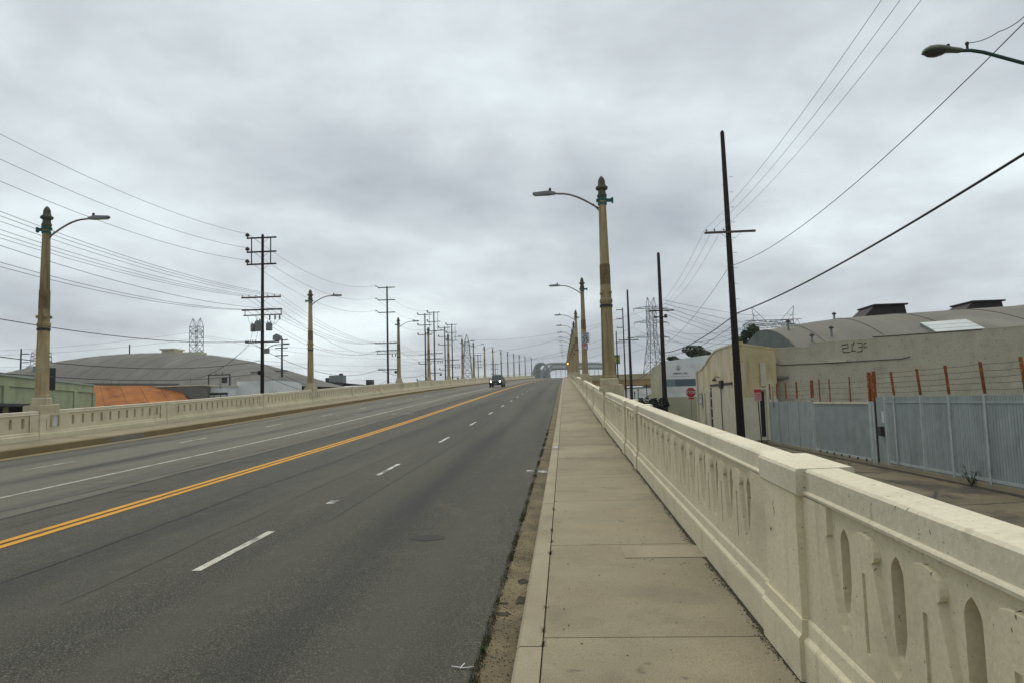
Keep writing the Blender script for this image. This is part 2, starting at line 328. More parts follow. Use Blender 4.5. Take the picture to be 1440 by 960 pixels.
# ------------------------------------------------------------------ the setting
MB().add([(-2500,-600,-1.06),(2500,-600,-1.06),(2500,4500,-1.06),(-2500,4500,-1.06)], [(0,1,2,3)]).build('ground', GROUND, kind='structure', recalc=False)
strip('viaduct_deck', [(-18.3,-.4),(1.62,-.4),(1.62,-1.6),(-18.3,-1.6)], -14, 420, PED, kind='structure')
b = MB()
for Y in ystops(-14, 150, 4):
    b.v += [(1.6,Y,-1.2),(1.6,Y,zp(Y)-.3)]
for i in range(len(b.v)//2-1): b.f.append((2*i,2*i+1,2*i+3,2*i+2))
b.build('ramp_retaining_wall', PED, kind='structure')
road = struct('road')
strip('asphalt', [(-8.36,-.15),(-4,-.15),(-.6,-.15)], -14, 420, ASPH, road, 1.5, closed=False)
strip('older_asphalt', [(-15.45,-.15),(-12,-.15),(-8.36,-.15)], -14, 420, ASPHO, road, 1.5, closed=False)
def stripe(X, w, y0, y1, m, name='lane_dash', jit=0.0):
    return strip(name, [(X-w/2,-.145),(X+w/2,-.145)], y0, y1, m, road, 1.0, closed=False, jit=jit)
stripe(-6.81, .13, -10, 300, PYEL, 'yellow_line'); stripe(-7.02, .13, -10, 300, PYEL, 'yellow_line')
stripe(-10.0, .10, -10, 300, PWHITE, 'white_line')
for k in range(16): stripe(-3.75, .098, 7.05+6.95*k, 8.9+6.95*k, PWHITE_W if k == 1 else PWHITE)
stripe(-3.66, .13, 10.85, 11.15, PWHITE_W, 'worn_mark')
for k in range(12): stripe(-12.92, .095, 16.2+6.95*k, 18.0+6.95*k, PWHITE)
stripe(-11.2, .6, 38.0, 38.18, PWHITE_W, 'worn_mark'); stripe(-8.6, 1.2, 37.2, 37.4, PWHITE_W, 'worn_mark')
stripe(-.72, .16, 14.15, 14.3, PWHITE_W, 'worn_mark')
def crack(X, y0, y1, w, wob, seedv):                # tar-filled longitudinal seams and cracks
    rnd = random.Random(seedv); b = MB(); x = X; ys = ystops(y0, y1, .45)
    for Y in ys:
        x += rnd.uniform(-wob, wob); x = X+(x-X)*.93; ww = w*rnd.uniform(.35, 1.25)
        b.v += [(xs(x-ww/2, Y), Y, zp(Y)-.1455), (xs(x+ww/2, Y), Y, zp(Y)-.1455)]
    for i in range(len(ys)-1): b.f.append((2*i, 2*i+1, 2*i+3, 2*i+2))
    return b.build('tar_crack', CRACK, road, recalc=False)
crack(-5.5, 5, 60, .03, .03, 1); crack(-8.35, 8, 70, .05, .05, 2); crack(-8.75, 9, 40, .025, .06, 3)
crack(-3.2, 9.3, 34, .012, .012, 4); crack(-11.6, 16, 60, .035, .05, 5); crack(-9.2, 14, 45, .02, .06, 7); crack(-13.9, 16, 60, .03, .05, 8); crack(-7.6, 8, 32, .014, .04, 9); crack(-9.6, 12, 30, .012, .05, 10); crack(-4.4, 6, 22, .01, .03, 11)
def xcrack(Y, x0, x1, w, sd):
    rnd = random.Random(sd); b = MB(); y_ = Y; n = max(3, int((x1-x0)/.25))
    for i in range(n+1):
        x = x0+(x1-x0)*i/n; y_ += rnd.uniform(-.12,.12); ww = w*rnd.uniform(.3,1.2); b.v += [(x, y_-ww, zp(y_)-.1452), (x, y_+ww, zp(y_)-.1452)]
    for i in range(n): b.f.append((2*i, 2*i+1, 2*i+3, 2*i+2))
    return b.build('tar_crack', CRACK, road, recalc=False)
for k, (Y, x0, x1) in enumerate(((13.5,-9.9,-8.4),(16.8,-9.6,-7.3),(19.5,-11.5,-8.4),(24,-9.8,-7.4),(29,-12.5,-8.5),(12.4,-8.3,-7.2),(22,-14.8,-12),(35,-12.8,-7.3))): xcrack(Y, x0, x1, .014, k)
# oval oil stain
b = MB(); P = []
for i in range(22):
    a = i*2*math.pi/22; Y = 8.4+.16*math.sin(a)*random.uniform(.85,1.1); P.append((-1.66+.2*math.cos(a)*random.uniform(.85,1.1), Y, zp(Y)-.1465))
b.add(P, [tuple(range(22))]).build('oil_stain', OILM, road, recalc=False)

gut = struct('gutter')
strip('gutter_strip', [(-.62,-.139),(-.352,-.165),(-.352,-.4),(-.62,-.4)], -6, 300, GUTT, gut, 1.0)
for X0, X1, Y0, Y1 in ((-.60,-.47,5.62,5.74),(-.58,-.51,5.9,5.97),(-.46,-.37,5.95,6.18),(-.49,-.38,6.52,6.68)):     # broken-out patches
    b = MB(); P = []
    for i in range(14):
        a = i*2*math.pi/14; Y = (Y0+Y1)/2+(Y1-Y0)/2*math.sin(a)*random.uniform(.5,1.25); X = (X0+X1)/2+(X1-X0)/2*math.cos(a)*random.uniform(.7,1.1)
        P.append((X, Y, zp(Y)-.139-(X+.62)/.268*.026+.004))
    b.add(P, [tuple(range(14))]).build('broken_patch', DIRT, gut, recalc=False)
strip('paint_mark', [(-.6,-.136),(-.38,-.157)], 13.95, 14.25, PWHITE_W, gut, .3, closed=False)
strip('gutter_strip', [(-15.45,-.146),(-16.05,-.17),(-16.05,-.4),(-15.45,-.4)], -6, 300, KERBL, gut, 2.0)
kerb = struct('kerb')
y = -5.6
while y < 60:
    strip('kerb_stone', [(-.35,-.3),(-.355,-.02),(-.335,0),(-.196,0.001),(-.196,-.3)], y+.006, y+5.09, KERBC, kerb, 1.3); y += 5.1
strip('kerb_stone', [(-.35,-.3),(-.355,-.02),(-.335,0),(-.196,0.001),(-.196,-.3)], y, 300, KERBC, kerb, 3)
strip('paint_mark', [(-.335,.005),(-.20,.005)], 17.1, 17.5, PWHITE, kerb, .4, closed=False)
y = 8.0
while y < 120:
    strip('kerb_stone', [(-16.05,-.3),(-16.05,.03),(-16.08,.055),(-16.25,.055),(-16.25,-.3)], y+.01, y+7.99, KERBL, kerb, 2); y += 8
strip('kerb_stone', [(-16.05,-.3),(-16.05,.03),(-16.08,.055),(-16.25,.055),(-16.25,-.3)], y, 300, KERBL, kerb, 3)
strip('kerb_repair', [(-16.043,-.15),(-16.043,.02)], 24.2, 26.2, GREYBLK, kerb, 1, closed=False)
walk = struct('sidewalk')
y = -5.45
while y < 80:
    strip('slab', [(-.188,-.2),(-.188,-.006),(-.182,.0),(1.34,.003),(1.34,-.2)], y+.006, y+2.544, SIDEW, walk, 1.3); y += 2.55
strip('slab', [(-.188,-.2),(-.188,0),(1.34,.003),(1.34,-.2)], y, 300, SIDEW, walk, 3)
strip('repair_patch', [(.50,.0062),(1.24,.0072)], 6.75, 7.2, KERBC, walk, .5, closed=False)
strip('joint_filler', [(-.2,-.03),(-.184,-.03)], -5, 80, DIRT, walk, 2, closed=False)
walk_l = struct('far_sidewalk')
y = 8
while y < 100:
    strip('slab', [(-16.252,-.2),(-16.252,.05),(-17.98,.075),(-17.98,-.2)], y+.01, y+3.99, SIDEW, walk_l, 2); y += 4
strip('slab', [(-16.252,-.2),(-16.252,.05),(-17.98,.075),(-17.98,-.2)], y, 300, SIDEW, walk_l, 3)
side = MB().add([(1.6,-40,-1.0),(11.1,-40,-1.0),(11.1,64,-1.0),(1.6,64,-1.0)], [(0,1,2,3)]).build('side_street', STREET, kind='structure', recalc=False)
MB().add([(1.6,64,-1.004),(60,64,-1.004),(60,73,-1.004),(1.6,73,-1.004)], [(0,1,2,3)]).build('cross_street', STREET, kind='structure', recalc=False)
MB().add([(1.6,73,-1.0),(9.6,73,-1.0),(9.6,220,-1.0),(1.6,220,-1.0)], [(0,1,2,3)]).build('side_street_beyond_crossing', STREET, kind='structure', recalc=False)
def scrack(pts, w, sd):
    rnd = random.Random(sd); b = MB(); fine = []
    for (x0,y0),(x1,y1) in zip(pts, pts[1:]):
        n = max(2, int(math.hypot(x1-x0, y1-y0)/.25))
        for i in range(n): t = i/n; fine.append((x0+(x1-x0)*t+rnd.uniform(-.06,.06), y0+(y1-y0)*t+rnd.uniform(-.06,.06)))
    for i, (x, yy) in enumerate(fine):
        j = min(i+1, len(fine)-1); k = max(i-1, 0); dx, dy = fine[j][0]-fine[k][0], fine[j][1]-fine[k][1]; q = math.hypot(dx, dy) or 1
        ww = 1.6*w*rnd.uniform(.3, 1.2); b.v += [(x-dy/q*ww, yy+dx/q*ww, -.9955), (x+dy/q*ww, yy-dx/q*ww, -.9955)]
    for i in range(len(fine)-1): b.f.append((2*i, 2*i+1, 2*i+3, 2*i+2))
    b.build('street_crack', CRACK, side, recalc=False)
scrack([(7,11),(8.5,14),(8.2,17),(9.8,20)], .03, 1); scrack([(10.9,13),(9.3,14.6),(8.5,14)], .025, 2); scrack([(6.8,16.5),(8.2,17),(10.8,17.6)], .02, 3)
scrack([(9.8,20),(9.2,24),(10.6,28),(9.8,33)], .03, 4); scrack([(8,22),(9.2,24)], .02, 5); scrack([(11,24.5),(10,26),(8.4,27)], .02, 6); scrack([(9.5,9),(10.4,12),(10.9,15)], .03, 7)
MB().box(11.1,11.35,14,40.5,-1.02,-.86).build('fence_kerb', KERBC, kind='structure')

# ------------------------------------------------------------------ parapets
PITCHB = .535
LAMPY = [23.6,50,77.5,95,111.5,127,143,162,179,198,215,232,249,268,290]
def lancet(c, hw=.054):
    Lp = [(c,.497),(c-hw*.7,.512),(c-hw,.55),(c-hw,.845),(c-hw*.82,.872),(c-hw*.45,.895),(c,.912)]
    Rp = [(2*c-a, h) for a, h in Lp]
    return Lp, Rp
BELL = [(.2675,.425),(.235,.452),(.205,.50),(.165,.60),(.126,.74),(.098,.822),(.090,.838),(.112,.850),(.120,.868),(.116,.893),(.100,.917),(.074,.934),(.040,.944),(0,.947)]
def parapet(name, label, side, xf, hs, hb, y0, y1, pil, near_detail, slot_limit):
    root = thing(name, label, 'parapet', (xf, y0, zp(y0)))
    inv = Vector((-xf, -y0, -zp(y0)))
    def mp(s, h, dd): return Vector((xs(xf+side*dd, s), s, zp(s)+hb+h*hs))+inv
    def loft(nm, sect, a, c, m, par, step=2.0, bevel=0):
        b = MB(); ys = ystops(a, c, step); n = len(sect)
        for Y in ys:
            for dd, h in sect: b.v.append(tuple(mp(Y, h, dd)))
        for i in range(len(ys)-1):
            for k in range(n): p = i*n+k; q = i*n+(k+1) % n; b.f.append((p, q, q+n, p+n))
        b.f.append(tuple(range(n))); b.f.append(tuple((len(ys)-1)*n+k for k in range(n)))
        return b.build(nm, m, par, bevel=bevel)
    PL = [(-.062,-.12),(-.062,.215),(-.058,.228),(-.038,.245),(-.034,.315),(-.026,.328),(.0,.342),(.3,.342),(.3,-.12)]
    CP = [(-.022,.996),(-.024,1.010),(-.018,1.017),(-.006,1.021),(-.004,1.122),(.008,1.134),(.172,1.138),(.18,1.13),(.18,.985)]
    pil = sorted(pil); edges = [(y0, y0)]+pil+[(y1, y1)]
    for (a0, a1), (c0, c1) in zip(edges, edges[1:]):
        a, c = a1, c0
        if c-a < .15: continue
        loft('plinth', PL, a, c, CREAM, root, 3)
        # cap rail in lengths
        nseg = max(1, round((c-a)/4.4)) if a < 60 else 1
        for q in range(nseg): loft('cap_rail', CP, a+(c-a)*q/nseg+.004, a+(c-a)*(q+1)/nseg-.004, CAPC, root, 3)
        H0, H1, TH, DF = .33, 1.0, .30, .008
        b = MB()
        def quadface(pts, dd): b.add([mp(s, h, dd) for s, h in pts], [tuple(range(len(pts)))])
        cs = []
        if a < slot_limit and c-a > 1.3:
            n = int((c-a-.98)/PITCHB)+1; mg = ((c-a)-(n-1)*PITCHB)/2
            cs = [a+mg+i*PITCHB for i in range(n)]
        if not cs:
            for dd in (DF, TH):
                ss = ystops(a, c, 4)
                for p, q in zip(ss, ss[1:]): quadface([(p,H0),(q,H0),(q,H1),(p,H1)], dd)
        else:
            st = a
            for i, cc in enumerate(cs):
                en = c if i == len(cs)-1 else cc+PITCHB/2
                Lp, Rp = lancet(cc, .054 if side > 0 else .07)
                for dd in (DF, TH):
                    quadface([(st,H0),(cc,H0)]+Lp+[(cc,H1),(st,H1)], dd)
                    quadface([(en,H0),(en,H1),(cc,H1)]+Rp[::-1]+[(cc,H0)], dd)
                ring = Lp+Rp[1:-1][::-1]; o = len(b.v); k = len(ring)
                for s, h in ring: b.v += [tuple(mp(s, h, DF)), tuple(mp(s, h, TH))]
                for j in range(k): b.f.append((o+2*j, o+2*((j+1) % k), o+2*((j+1) % k)+1, o+2*j+1))
                st = en
        for e in (a, c): b.add([mp(e,H0,DF),mp(e,H1,DF),mp(e,H1,TH),mp(e,H0,TH)], [(0,1,2,3)])
        # raised bell motifs between the slots
        RD = -.019
        def bell(cc, B, left=True, right=True, top=False):
            for sgn, on in ((1, right), (-1, left)):
                if not on: continue
                prof = [(cc+sgn*u, h) for u, h in BELL]
                if top: prof = prof[:8]+[(cc+sgn*.118,.99),(cc,.99)]
                gw = .019; hole = [(cc,.775),(cc+sgn*gw,.775),(cc+sgn*gw,.43),(cc,.43)]
                outer = [(cc+sgn*.2675,.335)]+prof
                face = outer+(hole if not top else [])+[(cc,.335)]
                B.add([mp(s, h, RD) for s, h in face], [tuple(range(len(face)))])
                e0 = len(B.v)
                for s, h in outer: B.v += [tuple(mp(s, h, RD)), tuple(mp(s+sgn*(.007 if h > .34 else 0), h+(.004 if h > .34 else 0), DF+.002))]
                for j in range(len(outer)-1): B.f.append((e0+2*j, e0+2*j+2, e0+2*j+3, e0+2*j+1))
                if not top:
                    B.add([mp(s, h, RD+.011) for s, h in hole], [(0,1,2,3)])
                    e0 = len(B.v)
                    for s, h in hole: B.v += [tuple(mp(s, h, RD)), tuple(mp(s, h, RD+.011))]
                    for j in range(len(hole)-1): B.f.append((e0+2*j, e0+2*j+2, e0+2*j+3, e0+2*j+1))
        motifs = []
        for i in range(len(cs)+1):
            cc = cs[0]-PITCHB/2+i*PITCHB if cs else 0
            if not cs or side < 0: break
            B = MB() if a < near_detail else b
            if i == 0: bell(cc, B, left=False, right=True, top=True)
            elif i == len(cs): bell(cc, B, left=True, right=False, top=True)
            else: bell(cc, B)
            if B is not b: motifs.append(B)
        if cs:                                     # plain raised margins beside the posts
            for p, q in ((a, cs[0]-PITCHB/2), (cs[-1]+PITCHB/2, c)):
                if q-p > .02:
                    b.add([mp(p,.335,RD),mp(q,.335,RD),mp(q,.99,RD),mp(p,.99,RD)], [(0,1,2,3)])
        pn = b.build('panel', CREAM, root)
        for B in motifs: B.build('bell_motif', CREAM, pn)
    for a, c in pil:
        big = any(abs((a+c)/2-L) < .3 for L in LAMPY)
        o = 1 if c-a < 3 else 0
        p = loft('pilaster', [(-.045,.2),(-.045,1.0),(.20,1.0),(.20,.2)], a, c, CREAM, root, 2, bevel=.012)
        loft('pilaster_base', [(-.085,-.12),(-.085,.235),(-.068,.255),(-.064,.33),(.22,.33),(.22,-.12)], a-.02, c+.02, CREAM, p, 2)
        if not big:
            loft('pilaster_cap', [(-.05,.99),(-.056,1.0),(-.056,1.122),(-.046,1.138),(.25,1.142),(.26,1.132),(.26,.99)], a-.03, c+.03, CAPC, p, 2)
        else:
            loft('lamp_plinth', [(-.03,.98),(-.03,1.34),(-.0,1.36),(.58,1.36),(.61,1.33),(.61,.9),(.61,-1.0),(.25,-1.0),(.25,.98)], a+.03, c-.03, PED, p, 2)
            if side < 0 and a < 90:
                for (s0, s1, h0_, h1_) in ((a+.52,a+.58,.5,.98),(c-.14,c-.08,.5,.98),(a+.58,c-.14,.92,.98)):
                    loft('niche_frame', [(-.052,h0_),(-.085,h0_),(-.085,h1_),(-.052,h1_)], s0, s1, PED, p, 1)
                loft('niche_back', [(-.046,.5),(-.056,.5),(-.056,.92),(-.046,.92)], a+.62, c-.18, WHITES, p, 1)
            lo = loft('date_panel', [(-.053,.42),(-.062,.42),(-.062,.86),(-.053,.86)], a+.32, c-.55, CREAM, p, 1)
    return root
pilR = [(4.08,4.76),(12.9,13.3),(15.4,15.9)]+[(L-.5, L+.5) for L in LAMPY]
pilL = [(L-.5, L+.5) for L in LAMPY]+[(15.0,15.3)]
seq = [23.6]+LAMPY[1:]
pilL += [(30.9,31.2),(41.2,41.5)]; pilR += [(32.2,32.6),(41.2,41.6)]
for L0, L1 in zip(LAMPY[1:8], LAMPY[2:9]):
    n = 3 if L1-L0 > 24 else 2
    for q in range(1, n): c_ = L0+(L1-L0)*q/n; pilL.append((c_-.15, c_+.15)); pilR.append((c_-.2, c_+.2))
par_r = parapet('parapet', 'cream concrete parapet with slots along the near sidewalk on the right', 1, 1.30, 1.0, 0.0, -5.5, 300, pilR, 24, 80)
def pcrack(pts, sd):
    rnd = random.Random(sd); b = MB(); P = []
    for (s0, h0, d0), (s1, h1, d1) in zip(pts, pts[1:]):
        for i in range(7): t = i/7; S_ = s0+(s1-s0)*t+rnd.uniform(-.012,.012); P.append((1.30+d0+(d1-d0)*t, S_, zp(S_)+h0+(h1-h0)*t+rnd.uniform(-.01,.01)))
    o_ = Vector((1.30,-5.5,zp(-5.5))); b.tube([Vector(p)-o_ for p in P], [.0016*rnd.uniform(.4,1) for _ in P], 4, cap=False); return b.build('hairline_crack', CRACK, par_r, recalc=False)
pcrack([(4.55,.88,-.046),(4.53,.78,-.046)], 1); pcrack([(2.8,1.07,-.005),(2.8,1.02,-.005)], 3); pcrack([(3.6,.2,-.063),(3.58,.05,-.063),(3.6,-.02,-.063)], 4); pcrack([(6.9,.2,-.063),(6.95,0,-.063)], 6)
for k, (S_, h_, d_) in enumerate(((4.62,.70,-.046),(3.35,.22,-.06),(2.95,.215,-.06),(5.6,.24,-.05),(6.4,.24,-.05),(7.3,.22,-.06),(3.7,.5,-.013))):   # chipped spots
    rnd = random.Random(k); b = MB(); b.add([(d_-.003, S_+5.5+.011*math.cos(a)*rnd.uniform(.4,1.3), zp(S_)-zp(-5.5)+h_+.013*math.sin(a)*rnd.uniform(.5,1.2)) for a in [i*.8976 for i in range(7)]], [tuple(range(7))]); b.build('chipped_spot', CRACK, par_r, recalc=False)
par_l = parapet('parapet', 'cream slotted concrete parapet on the far side of the road, left', -1, -17.9, .88, .04, 9, 300, pilL, 0, 80)

# ------------------------------------------------------------------ street lamps on the parapets
def make_lamp():
    root = thing('street_lamp', '', 'street lamp', group='concrete street lamps on the parapets')
    MB().lathe([(.36,0),(.36,.10),(.33,.13),(.32,.36),(.29,.40)], 8, rot=math.pi/8).build('base', PED, root)
    sh = MB().lathe([(.255,.38),(.262,.44),(.235,.50),(.225,.62),(.215,1.4),(.195,2.75)], 8, rot=math.pi/8).build('shaft', LAMPC, root)
    MB().lathe([(.196,2.74),(.225,2.78),(.225,2.86),(.196,2.90),(.19,3.1),(.186,3.35)], 8, rot=math.pi/8).build('shaft_collar', LAMPC, root)
    MB().lathe([(.187,3.34),(.182,3.96),(.17,4.0)], 8, rot=math.pi/8).build('patched_section', LAMPD, root)
    for a in range(4):
        q = a*math.pi/2+math.pi/4; MB().lathe([(.02,-.05),(.045,-.03),(.045,.03),(.02,.05)], 6, (.21*math.cos(q), .21*math.sin(q), 3.08)).build('boss', LAMPC, sh)
    MB().lathe([(.168,3.99),(.128,6.15)], 8, rot=math.pi/8).build('upper_shaft', LAMPC, root)
    MB().lathe([(.213,2.62),(.213,2.71)], 10).build('strap', IRON, root)
    MB().lathe([(.128,6.14),(.165,6.18),(.175,6.24),(.14,6.28),(.13,6.40),(.21,6.44),(.215,6.50),(.15,6.54),(.125,6.62),(.12,6.72),(.08,6.80),(.03,6.86)], 8, rot=math.pi/8).build('finial', FINIAL, root)
    MB().lathe([(.152,5.92),(.152,6.0)], 8).lathe([(.158,6.06),(.165,6.10),(.158,6.15)], 8).box(-.33,.20,-.035,.035,6.02,6.12).box(-.37,-.31,-.05,.05,5.98,6.15).build('bracket', TEAL, root)
    pts = []
    for i in range(9):
        t = i/8; pts.append((.13+1.3*t, 0, 5.82+.54*math.sin(t*math.pi/2)))
    pts.append((1.62,0,6.375)); MB().tube(pts, .032, 6).build('arm', ARMG, root, smooth=True)
    MB().tube([(.13,0,5.75),(.30,0,5.98)], .02, 5).build('arm_stay', ARMG, root)
    h = MB().add([(1.55,-.05,6.34),(1.55,.05,6.34),(1.55,.05,6.42),(1.55,-.05,6.42),(1.80,-.1,6.33),(1.80,.1,6.33),(1.80,.09,6.46),(1.80,-.09,6.46),(2.33,-.09,6.36),(2.33,.09,6.36),(2.33,.07,6.43),(2.33,-.07,6.43)],
        [(0,3,2,1),(0,1,5,4),(1,2,6,5),(2,3,7,6),(3,0,4,7),(4,5,9,8),(5,6,10,9),(6,7,11,10),(7,4,8,11),(8,9,10,11)]).build('luminaire', GALV, root, bevel=.012)
    MB().box(1.86,2.28,-.07,.07,6.325,6.345).build('lens', LENS, h)
    MB().lathe([(.04,0),(.045,.07),(.03,.1)], 8, (1.74,0,6.46)).build('photocell', IRON, h)
    return root
lamp0 = make_lamp(); used = False
for i, Y in enumerate(LAMPY):
    for sgn in (-1, 1):
        o = lamp0 if not used else copy_tree(lamp0); used = True
        if sgn < 0:
            o.location = (xs(-18.2, Y), Y, zp(Y)+1.07); o.rotation_euler = (0,0,0); o.scale = (1,1,1.05)
            side_n = 'left'; ex = ['beside the green stucco building','','','','','','','','','','','','','',''][i]
        else:
            o.location = (1.47, Y, zp(Y)+1.16); o.rotation_euler = (0,0,math.pi); o.scale = (1,1,1.05); side_n = 'right'; ex = ''
        if i == 0: lb = 'largest concrete street lamp on the %s parapet, arm over the road' % side_n
        elif i == 14: lb = 'farthest small street lamp on the %s parapet near the crest' % side_n
        else: lb = '%s concrete street lamp from the camera on the %s parapet' % (ORD[i], side_n)
        o['label'] = lb

# ------------------------------------------------------------------ road signs on the bridge
sg = thing('speed_limit_sign', 'white speed limit 35 sign strapped to the second lamp post on the right', 'sign', (1.52, 49.70, 7.60))
SX = .03
MB().box(-.29+SX,.29+SX,-.015,.0,-1.98+.0,-1.27).build('plate', GREYS, sg, bevel=.004)
MB().box(-.27+SX,.27+SX,-.018,-.0155,-1.96,-1.29).build('face', WHITES, sg)
MB().box(-.03,.03,0,.12,-1.75,-1.68).build('clamp', GALV, sg)
text('lettering', 'SPEED', .15, BLACK, sg, (SX,-.021,-1.37)); text('lettering', 'LIMIT', .15, BLACK, sg, (SX,-.021,-1.53)); text('numerals', '35', .46, BLACK, sg, (SX,-.021,-1.78))
pk = thing('small_plate_sign', 'faded pink plate below the speed limit sign', 'sign', (1.52, 49.70, 5.0))
MB().box(-.17,.19,-.015,0,.14,.585).build('plate', PINK, pk)
MB().box(-.13,.15,-.018,-.0155,.44,.52).build('printed_band', REDW, pk); MB().box(-.1,.13,-.018,-.0155,.22,.36).build('printed_band', GREYS, pk)
wb = thing('warning_signal', 'yellow signal housing with an amber light far along the right parapet', 'signal', (1.05, 208, zp(208)))
MB().tube([(0,0,0),(0,0,3.2)], .06, 6).build('post', GALV, wb); hs_ = MB().box(-.35,.35,-.15,.15,3.0,5.2).build('housing', YELB, wb, bevel=.03)
MB().lathe([(.2,0),(.2,.04),(.1,.07)], 10, (0,0,0)).build('lens', emit('amber_light', (1,.62,.15), 2.5), hs_, loc=(.1,-.15,4.2)).rotation_euler = (math.pi/2,0,0)

# ------------------------------------------------------------------ oncoming car
def make_car():
    c = thing('suv', 'dark oncoming SUV with both headlights lit', 'car', (-9.45, 97.5, zp(97.5)-.15))
    prof = [(-.0,.38),(-.02,.62),(.05,.95),(.95,1.04),(1.55,1.10),(3.6,1.12),(4.25,1.05),(4.3,.45),(3.9,.32),(.3,.30)]
    MB().prism([(-.9,y,z) for y,z in prof], (1.8,0,0)).build('body', CARB, c, bevel=.05)
    cab = [(-.74,1.28,1.06),(.74,1.28,1.06),(.62,1.82,1.70),(-.62,1.82,1.70),(-.74,4.1,1.08),(.74,4.1,1.08),(.62,3.8,1.70),(-.62,3.8,1.70)]
    MB().add(cab, [(0,1,2,3),(4,7,6,5),(3,2,6,7),(0,3,7,4),(1,5,6,2)]).build('cabin', CARB, c, bevel=.04)
    MB().add([(-.68,1.30,1.10),(.68,1.30,1.10),(.57,1.775,1.655),(-.57,1.775,1.655)], [(0,1,2,3)]).build('windshield', CARG, c, recalc=False)
    for s in (-1, 1):
        MB().add([(s*.752,1.55,1.14),(s*.752,3.9,1.14),(s*.645,3.65,1.62),(s*.645,1.9,1.62)], [(0,1,2,3)]).build('side_window', CARG, c)
        hl = MB().lathe([(.10,0),(.10,.05),(.05,.08)], 12).build('headlight', emit('headlight_glow', (1,.86,.74), 6), c, loc=(s*.62,-.02,.82)); hl.rotation_euler = (math.pi/2,0,0)
        MB().box(min(s*.90,s*1.06),max(s*.90,s*1.06),1.32,1.42,1.10,1.28).build('mirror', CARB, c, bevel=.02)
        for y in (.85,3.45):
            w = MB().lathe([(.24,-.11),(.36,-.11),(.38,-.06),(.38,.06),(.36,.11),(.24,.11)], 18).build('wheel', TYRE, c, loc=(s*.82,y,.38)); w.rotation_euler = (0,math.pi/2,0)
            MB().lathe([(.05,-.112),(.22,-.112),(.24,-.06),(.24,.06),(.22,.112),(.05,.112)], 14).build('rim', GALV, w)
    MB().box(-.9,.9,-.14,.02,.40,.60).build('bumper', IRON, c, bevel=.03)
    g = MB().box(-.42,.42,-.045,-.02,.66,.92).build('grille', IRON, c)
    for k in range(7): MB().box(-.36+k*.11,-.33+k*.11,-.06,-.04,.68,.90).build('grille_bar', GALV, g)
    MB().box(-.16,.16,-.155,-.14,.45,.55).build('licence_plate', GREYS, c)
    c.rotation_euler = (math.atan(.042),0,R(-1.5))
    return c
make_car()

# ------------------------------------------------------------------ utility poles
def arm_on(root, z, x0, x1, ins=(), w=.1, h=.12, m=None, brace=True, y=-.16, insd=.12):
    a = MB().box(x0, x1, y-w/2, y+w/2, z-h/2, z+h/2).build('crossarm', m or WOODL, root)
    if brace:
        for s in (-1, 1):
            q = min(abs(x0), abs(x1), .75)*.8*s
            MB().beam((0,y,z-.55),(q,y,z-.05), .035, .012).build('brace', IRON, root)
    for x in ins: MB().lathe([(.018,0),(.018,.05),(.05,.06),(.06,insd*.7),(.04,insd),(.01,insd+.02)], 7, (x,y,z+h/2)).build('insulator', IRON, a)
    return a
def base_pole(name, label, loc, h, r0=.17, r1=.11, lean=0.0, group='wooden utility poles'):
    root = thing(name, label, 'utility pole', loc, group=group)
    sh = MB().tube([(0,0,0),(lean*h*.5,0,h*.5),(lean*h,0,h-.12),(lean*h,0,h)], [r0,(r0+r1)/2,r1,r1*.55], 9).build('shaft', WOOD, root, smooth=True)
    return root, sh
def steps(root, z0, z1, r=.16):
    z = z0; k = 0
    while z < z1:
        s = 1 if k % 2 else -1; MB().tube([(s*r*.6,0,z),(s*(r+.14),0,z),(s*(r+.14),0,z+.03)], .011, 4).build('step_bolt', IRON, root); z += .45; k += 1
def transformer(root, x, y, z, r=.22, h=.75):
    t = MB().lathe([(r*.9,0),(r,.04),(r,h-.06),(r*.92,h),(r*.4,h+.05)], 12, (x,y,z)).build('transformer', GALV, root)
    for s in (-.5,.5): MB().lathe([(.03,0),(.045,.05),(.03,.18)], 6, (x+s*r,y,z+h)).build('bushing', IRON, t)
    MB().box(x-r*.3,x+r*.3,y-r*1.25,y-r*.8,z+.15,z+h-.15).build('cooling_fin', GALV, t)
GZ = -1.06
